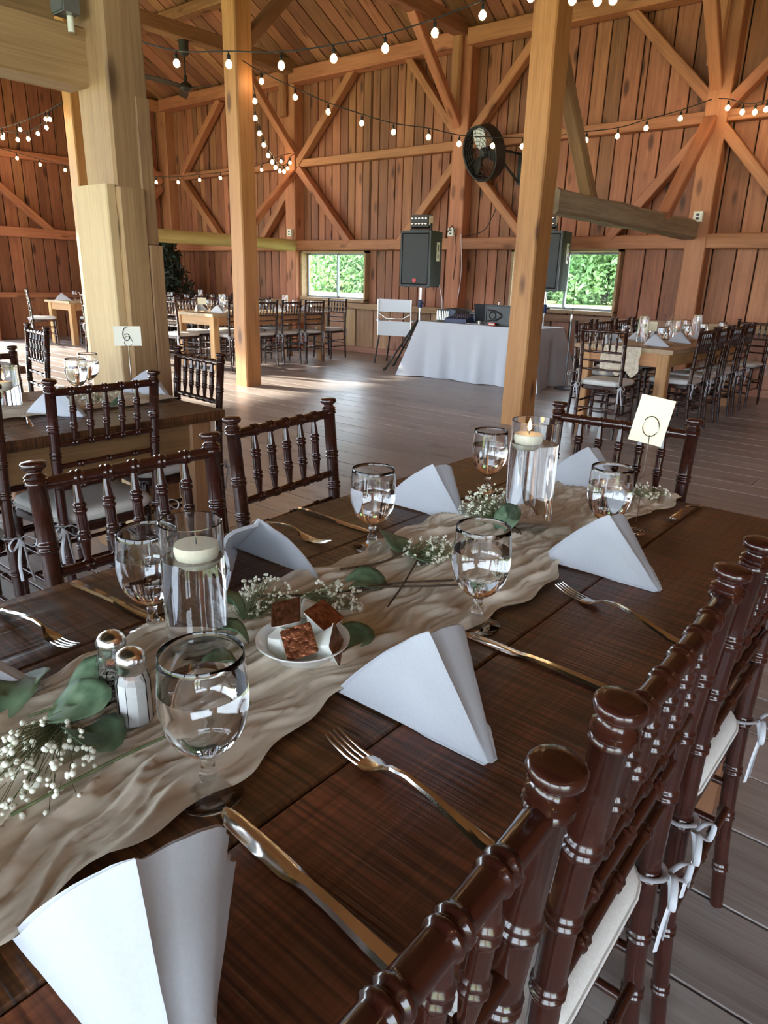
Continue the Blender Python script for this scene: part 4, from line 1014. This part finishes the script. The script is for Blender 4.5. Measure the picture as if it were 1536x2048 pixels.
# ------------------------------------------------------------------ DJ corner
tx0, tx1, ty0, ty1 = -5.96, -4.16, 7.93, 8.69
dj = thing('folding_table', 'long folding table under the white floor-length cloth', 'table', ((tx0+tx1)/2, (ty0+ty1)/2, 0))
hx, hy = (tx1-tx0)/2, (ty1-ty0)/2
mobj('tabletop', box(-hx+.02, hx-.02, -hy+.02, hy-.02, .70, .735), M['tan'], dj)
for sx in (-1, 1):
    mobj('leg', join(sweep([(sx*(hx-.25), -hy+.1, .70), (sx*(hx-.2), -hy+.1, 0)], .014, 6), sweep([(sx*(hx-.25), hy-.1, .70), (sx*(hx-.2), hy-.1, 0)], .014, 6), sweep([(sx*(hx-.21), -hy+.1, .15), (sx*(hx-.21), hy-.1, .15)], .01, 6)), M['box'], dj, True)
def drape(hx, hy, ztop, zbot, seed, flare=.10):
    r = random.Random(seed); per = []; N = 200
    def pt(s):   # perimeter of rectangle, s in 0..1
        L = 4*(hx+hy); d = s*L
        for a, b, ln, nrm in (((-hx, -hy), (hx, -hy), 2*hx, (0, -1)), ((hx, -hy), (hx, hy), 2*hy, (1, 0)), ((hx, hy), (-hx, hy), 2*hx, (0, 1)), ((-hx, hy), (-hx, -hy), 2*hy, (-1, 0))):
            if d <= ln+1e-9: f = d/ln; return Vector((a[0]+(b[0]-a[0])*f, a[1]+(b[1]-a[1])*f)), Vector(nrm), f, ln
            d -= ln
        return Vector((-hx, -hy)), Vector((0, -1)), 0, 1
    secs = []; K = 14
    rows = [[] for _ in range(K+1)]
    for i in range(N):
        p, n, f, ln = pt(i/N); c = math.exp(-((min(f, 1-f)*ln)/.09)**2)
        dirv = Vector((p.x/hx*.0, p.y*.0)) + n
        cor = Vector((math.copysign(1, p.x), math.copysign(1, p.y))).normalized()
        d = (n*(1-c)+cor*c)
        w_ = sin(i*.47+1.1)*.5+sin(i*.19+.4)*.7+sin(i*.83)*.25
        for k in range(K+1):
            u = k/K; z = ztop-(ztop-zbot)*u
            off = u*(.05+.045*w_)+c*u*flare*2.2
            q = p+d*off; 
            rows[k].append((q.x, q.y, max(zbot+.004, z+ (.012*sin(i*.31) if k == K else 0))))
    V = [v for rw in rows for v in rw]; F = []
    for k in range(K):
        for i in range(N): F.append((k*N+i, (k+1)*N+i, (k+1)*N+(i+1) % N, k*N+(i+1) % N))
    F.append(tuple(range(N)))
    return V, F
tc_ = mobj('tablecloth', drape(hx, hy, .742, .0, 1), M['white'], None, 60); tc_.location = ((tx0+tx1)/2, (ty0+ty1)/2, 0)
tag(tc_, 'long white cloth draped over the equipment table', 'tablecloth')

def speaker(x, y, rz, z, label):
    t = thing('loudspeaker', label, 'speaker', (x, y, z), rz)     # front towards local -Y
    def sec(k, z): return [(-.24, -.19, z), (.24, -.19, z), (.24, -.10, z), (.20, .21, z), (-.20, .21, z), (-.24, -.10, z)]
    mobj('cabinet', loft([sec(1, 0), sec(1, .74)]), M['carpetblk'], t)
    mobj('grille', loft([[(-.215, -.191, .03), (.215, -.191, .03), (.215, -.191, .71), (-.215, -.191, .71)], [(-.20, -.203, .045), (.20, -.203, .045), (.20, -.203, .695), (-.20, -.203, .695)]]), M['grille'], t)
    mobj('front_frame', join(box(-.24, -.215, -.205, -.19, 0, .74), box(.215, .24, -.205, -.19, 0, .74), box(-.215, .215, -.205, -.19, .71, .74), box(-.215, .215, -.205, -.19, 0, .03)), M['black'], t)
    mobj('badge', loft([[(-.03, -.208, .075), (0, -.208, .055), (.03, -.208, .075), (.03, -.208, .11), (-.03, -.208, .11)], [(-.03, -.2035, .075), (0, -.2035, .055), (.03, -.2035, .075), (.03, -.2035, .11), (-.03, -.2035, .11)]]), M['red'], t)
    hm = Matrix.Translation((.2195, .055, .46)) @ Matrix.Rotation(math.atan2(.04, .31), 4, 'Z')
    hd = mobj('handle_plate', xf(join(box(-.004, .008, -.055, .055, -.11, -.07), box(-.004, .008, -.055, .055, -.02, .015), box(-.004, .008, -.055, .055, .11, .14), box(-.004, .008, -.055, -.028, -.07, .11), box(-.004, .008, .028, .055, -.07, .11)), hm), M['tan'], t)
    mobj('handle_recess', xf(box(-.004, .002, -.028, .028, -.07, .11), hm), M['ink'], hd)
    for sx in (-1, 1): mobj('foot', box(sx*.18-.02, sx*.18+.02, -.16, -.12, -.012, 0), M['black'], t)
    return t
def stand(x, y, ztop, label, angs):
    t = thing('speaker_stand', label, 'stand', (x, y, 0))
    mobj('pole', lathe([(.019, .18), (.019, .95), (.016, .95), (.016, ztop)], 12), M['chrome'], t, 40)
    mobj('collar', lathe([(.03, .90), (.034, .91), (.034, 1.0), (.03, 1.01)], 14), M['navy'], t, 40)
    mobj('knob', sweep([(.03, 0, .96), (.07, .02, .96)], .012, 8), M['black'], t, True)
    for a in angs:
        d = Vector((cos(a), sin(a), 0))
        lg = mobj('leg', sweep([d*.03+Vector((0, 0, .72)), d*.52+Vector((0, 0, .015))], .014, 8), M['black'], t, True)
        mobj('rubber_foot', sweep([d*.49+Vector((0, 0, .05)), d*.54+Vector((0, 0, .014))], .019, 8), M['black'], lg, True)
        mobj('strut', sweep([Vector((0, 0, .25))+d*.02, d*.28+Vector((0, 0, .36))], .008, 6), M['black'], t, True)
stand(-6.30, 8.40, 1.17, 'tripod speaker stand at the window end of the cloth table', (-2.1, 1.9, 3.0))
stand(-4.60, 8.95, 1.17, 'tripod speaker stand at the far end of the cloth table', (-.12, 1.5, 3.1))
speaker(-6.30, 8.40, radians(8), 1.185, 'black loudspeaker with red badge on the stand in full view')
speaker(-4.60, 8.95, radians(4), 1.185, 'black loudspeaker half hidden by the knotty timber post')
for (x, y, z, rz), lb in zip(((-6.30, 8.36, 1.927, .3), (-4.66, 8.90, 1.927, .3)), ('black party light bar with round lenses on top of the full-view speaker', 'black party light mostly hidden on the second speaker')):
    t = thing('party_light', lb, 'stage light', (x, y, z), rz)
    mobj('base_bracket', join(box(-.14, .14, -.08, .08, 0, .02), box(-.15, -.135, -.03, .03, 0, .1), box(.135, .15, -.03, .03, 0, .1)), M['black'], t)
    hs = mobj('housing', loft([[(-.13, -.09, .05), (.13, -.09, .05), (.13, .09, .04), (-.13, .09, .04)], [(-.13, -.10, .20), (.13, -.10, .20), (.13, .08, .22), (-.13, .08, .22)]]), M['black'], t)
    for i in range(5):
        for j in range(2):
            mobj('lens', lathe([(.017, 0), (.02, .008), (.014, .014), (0, .016)], 10), M['chrome'], t, True, Matrix.Translation((-.10+.05*i, -.096, .09+.07*j)) @ Matrix.Rotation(pi/2, 4, 'X'))
    mobj('side_panel', box(.131, .140, -.07, .07, .07, .20), M['tan'], t)

# gear on the cloth table
def gear(name, label, cat, x, y, parts, rz=0, z=.748):
    t = thing(name, label, cat, (x, y, z), rz)
    for nm_, data, mat in parts: mobj(nm_, data, M[mat], t)
    return t
gear('equipment_case', 'low dark curved equipment case at the window end of the table', 'case', -5.70, 8.50, [('shell', loft([[(x, -.15, 0), (x, .15, 0), (x, .15, h*.8), (x, .05, h), (x, -.08, h), (x, -.15, h*.7)] for x, h in ((-.22, .12), (-.15, .16), (0, .175), (.15, .16), (.24, .12))]), 'darkgrey'), ('latch', box(-.04, .04, -.158, -.148, .05, .08), 'chrome')], .05)
gear('stage_light', 'small black stage light with vertical fins on the table', 'stage light', -5.70, 8.18, [('housing', box(-.09, .09, -.06, .06, 0, .16), 'black'), ('front_fins', join(*[box(-.085+.028*k, -.075+.028*k, -.075, -.06, .02, .14) for k in range(7)]), 'chrome'), ('side_panel', box(.09, .13, -.06, .06, .02, .15), 'navy')], .1)
gear('mixer', 'navy mixing desk with small knobs on the table', 'mixer', -5.42, 8.16, [('body', loft([[(x, -.16, 0), (x, .14, 0), (x, .14, .11), (x, -.16, .05)] for x in (-.16, .16)]), 'navy'), ('knobs', join(*[xf(lathe([(.009, 0), (.007, .018)], 8), Matrix.Translation((-.12+.06*i, -.1+.06*j, .068+.012*j))) for i in range(5) for j in range(3)]), 'darkgrey')], .1)
gear('laptop', 'dark open laptop on the cloth table', 'laptop', -5.10, 8.42, [('base', box(-.18, .18, -.12, .12, 0, .02), 'darkgrey'), ('screen_lid', loft([[(-.18, -.12, .02), (.18, -.12, .02), (.18, -.112, .02), (-.18, -.112, .02)], [(-.18, -.20, .25), (.18, -.20, .25), (.18, -.192, .25), (-.18, -.192, .25)]]), 'screen')], .15)
mon = gear('flight_case', 'dark ribbed equipment case with curved moulding on the table', 'case', -4.66, 8.14, [('shell', box(-.30, .30, -.09, .09, 0, .25), 'darkgrey'), ('rim', join(box(-.31, .31, -.10, -.09, 0, .02), box(-.31, .31, -.10, -.09, .23, .25), box(-.31, -.29, -.10, -.09, .02, .23), box(.29, .31, -.10, -.09, .02, .23)), 'black')], .06)
for s in (-1, 1):
    mobj('moulding', sweep(catmull([(s*.27, -.094, .19), (s*.14, -.097, .17), (s*.07, -.097, .12), (s*.14, -.097, .07), (s*.27, -.094, .05)], 5), .011, 6), M['black'], mon, True)
    mobj('moulding', sweep([(s*.20+.045*cos(a), -.096, .12+.045*sin(a)) for a in [2*pi*k/14 for k in range(15)]], .008, 6), M['black'], mon, True)
gear('red_box', 'tiny red packet on the table before the ribbed case', 'packet', -4.82, 7.985, [('carton', box(-.05, .05, -.02, .02, 0, .035), 'red'), ('label_strip', box(-.035, .035, -.0212, -.02, .012, .024), 'tan')], .05)
gear('paper_stack', 'small white papers at the table edge', 'papers', -5.12, 8.02, [('sheet', box(-.1, .1, -.03, .05, 0, .004), 'white'), ('cup', xf(lathe([(.015, 0), (.02, .04)], 10), Matrix.Translation((.07, .01, .004))), 'tan')], .2)
tag(mobj('antenna_rod', lathe([(.006, 0), (.006, .22), (.003, .28)], 8), M['chrome'], None, True, Matrix.Translation((-4.93, 8.30, .748))), 'thin upright rod beside the laptop', 'rod')
# microphone stand, bag, folding chair
ms = thing('microphone_stand', 'slim microphone stand with round base beside the second speaker stand', 'microphone stand', (-3.93, 8.40, 0))
mobj('round_base', lathe([(0, 0), (.13, 0), (.13, .012), (.03, .025), (0, .026)], 28, False), M['black'], ms, 40); mobj('pole', lathe([(.011, .02), (.011, .86)], 10), M['box'], ms, True)
mobj('clutch', lathe([(.018, .84), (.02, .86), (.02, .92), (.014, .94)], 12), M['chrome'], ms, 40); mobj('upper_rod', sweep([(0, 0, .92), (.0, 0, 1.1), (-.01, 0, 1.3)], .004, 5), M['cable'], ms, True)
bgm = [[(x*k, y*q, z) for x, y in ((-.24, -.12), (-.2, -.16), (.2, -.16), (.24, -.12), (.24, .12), (.2, .16), (-.2, .16), (-.24, .12))] for z, k, q in ((0, .92, .9), (.04, 1, 1), (.22, 1, 1), (.29, .94, .8), (.33, .8, .45))]
bo = thing('equipment_bag', 'black equipment bag on the floor by the wall', 'bag', (-4.10, 9.28, 0), .1)
mobj('body', loft(bgm), M['bag'], bo, 50)
for s in (-1, 1): mobj('handle', sweep(catmull([(-.1, s*.07, .30), (-.08, s*.10, .38), (.08, s*.10, .38), (.1, s*.07, .30)], 5), .010, 6, flat=.5), M['bag'], bo, True)
fc = thing('director_chair', 'white folding fabric chair between the window and speaker', 'chair', (-7.06, 8.92, 0), .25)
mobj('backrest', loft([[(x, -.235+.02*cos(x*5), z) for x, z in ((-.28, .80), (.28, .80), (.28, .985), (-.28, .985))], [(x, -.225+.02*cos(x*5), z) for x, z in ((-.28, .80), (.28, .80), (.28, .985), (-.28, .985))]]), M['satin'], fc)
mobj('seat', box(-.27, .27, -.24, .22, .44, .47), M['satin'], fc)
mobj('front_panel', box(-.27, .27, -.255, -.245, .47, .66), M['satin'], fc)
for s in (-1, 1):
    mobj('armrest', box(s*.29-.022, s*.29+.022, -.25, .22, .655, .68), M['satin'], fc)
    mobj('back_tube', sweep([(s*.28, -.24, .44), (s*.28, -.25, .98)], .012, 8), M['chrome'], fc, True); mobj('arm_tube', sweep([(s*.28, .20, .44), (s*.28, .20, .66)], .012, 8), M['chrome'], fc, True)
    mobj('leg', sweep([(s*.26, -.22, .46), (s*.33, -.24, 0)], .013, 8), M['black'], fc, True); mobj('leg', sweep([(s*.26, .18, .46), (s*.33, .22, 0)], .013, 8), M['black'], fc, True)
mobj('cross_tube', sweep([(-.28, -.23, .78), (-.14, -.24, .70), (.14, -.24, .70), (.28, -.23, .78)], .011, 8), M['chrome'], fc, True)
for k, (pts, lb) in enumerate(((((-6.40, 9.5, 1.96), (-6.37, 9.52, 1.4), (-6.42, 9.52, .9)), 'pale cord running down the post beside the speaker'), (((-6.05, 8.5, 1.22), (-6.02, 8.55, 1.0), (-5.98, 8.5, .8)), 'thin cord hanging below the full-view speaker'), (((-5.98, 8.52, 1.9), (-5.95, 8.62, 2.0), (-5.90, 8.66, 1.7), (-5.92, 8.66, 1.3)), 'dark cord looping from the party light down the speaker'))):
    tag(mobj('power_cord', sweep(catmull(pts, 6), .006, 5), M['whitecord' if k < 2 else 'cable']), lb, 'cord')

# ------------------------------------------------------------------ evergreen and outdoors
def foliage(n, shape, size, seed):
    r = random.Random(seed); V, F = [], []
    for _ in range(n):
        p = shape(r); d = Vector((r.gauss(0, 1), r.gauss(0, 1), r.gauss(0, 1))).normalized(); e = d.orthogonal().normalized()
        e = (Matrix.Rotation(r.uniform(0, 6.28), 3, d) @ e); s = size*r.uniform(.6, 1.4); k = len(V)
        V += [p-e*s*.5, p+d.cross(e)*s*.22+e*s*.05, p+e*s*.6, p-d.cross(e)*s*.22+e*s*.05]; F.append((k, k+1, k+2, k+3))
    return V, F
def cone(r):
    h = r.random()**1.4; a = r.uniform(0, 6.28); q = (.62*(1-h)+.10)*sqrt(r.random())*(1+.25*sin(a*5+h*19)); return Vector((q*cos(a), q*sin(a), .35+1.65*h))
ev = thing('evergreen', 'dark artificial evergreen standing in the far corner', 'tree', (-13.05, 8.72, 0))
mobj('trunk', lathe([(.05, 0), (.045, 1.2), (.01, 1.9)], 8), M['bark'], ev, True); o = mobj('needles', foliage(4200, cone, .10, 3), M['plant'], ev); o['kind'] = 'stuff'
mobj('pot', lathe([(0, 0), (.16, 0), (.2, .28), (.18, .28), (.15, .05), (0, .05)], 20, False), M['black'], ev, 40)
def blob(r):
    c = [(0, 0, 1.0, 1.5), (1.3, .4, .8, 1.1), (-1.2, .2, .9, 1.2), (0, 0, 3.6, 1.7), (.9, .3, 2.6, 1.3), (-1, -.2, 2.5, 1.4), (.2, -.6, 1.7, 1.2), (-.3, .5, 4.8, 1.1)][r.randrange(8)]
    d = Vector((r.gauss(0, 1), r.gauss(0, 1), r.gauss(0, 1))).normalized()*c[3]*r.random()**.33; return Vector((c[0]+d.x, c[1]+d.y, c[2]+d.z))
trees = [(-62, 66, 2.2), (-54, 70, 2.7), (-47, 64, 2.0), (-70, 74, 2.9), (-40, 66, 2.4), (-33, 58, 2.0), (-27, 64, 2.3), (-21, 60, 2.1), (-36, 74, 3.0), (-15, 68, 2.6), (-78, 68, 2.5), (-28, 80, 3.2), (-64, 84, 3.4), (-50, 84, 3.3), (-18, 82, 3.0)]
tr0 = thing('tree', '', 'tree', (0, 0, -.35))
mobj('trunk', lathe([(.16, 0), (.12, 1.5), (.05, 4.5)], 8), M['bark'], tr0, True); o = mobj('crown', foliage(9000, blob, .24, 8), M['treeleaf'], tr0); o['kind'] = 'stuff'
for k, (x, y, s) in enumerate(trees):
    t = tr0 if k == 0 else copy_tree(tr0)
    t.location = (x, y, -.35); t.scale = (s, s, s*.95); t.rotation_euler = (0, 0, k*1.7)
    t['label'] = 'leafy green tree beyond the lawn outside the %s window' % ('corner' if x < -43 else 'second speaker'); t['group'] = 'trees outside the %s window' % ('corner' if x < -43 else 'second speaker')
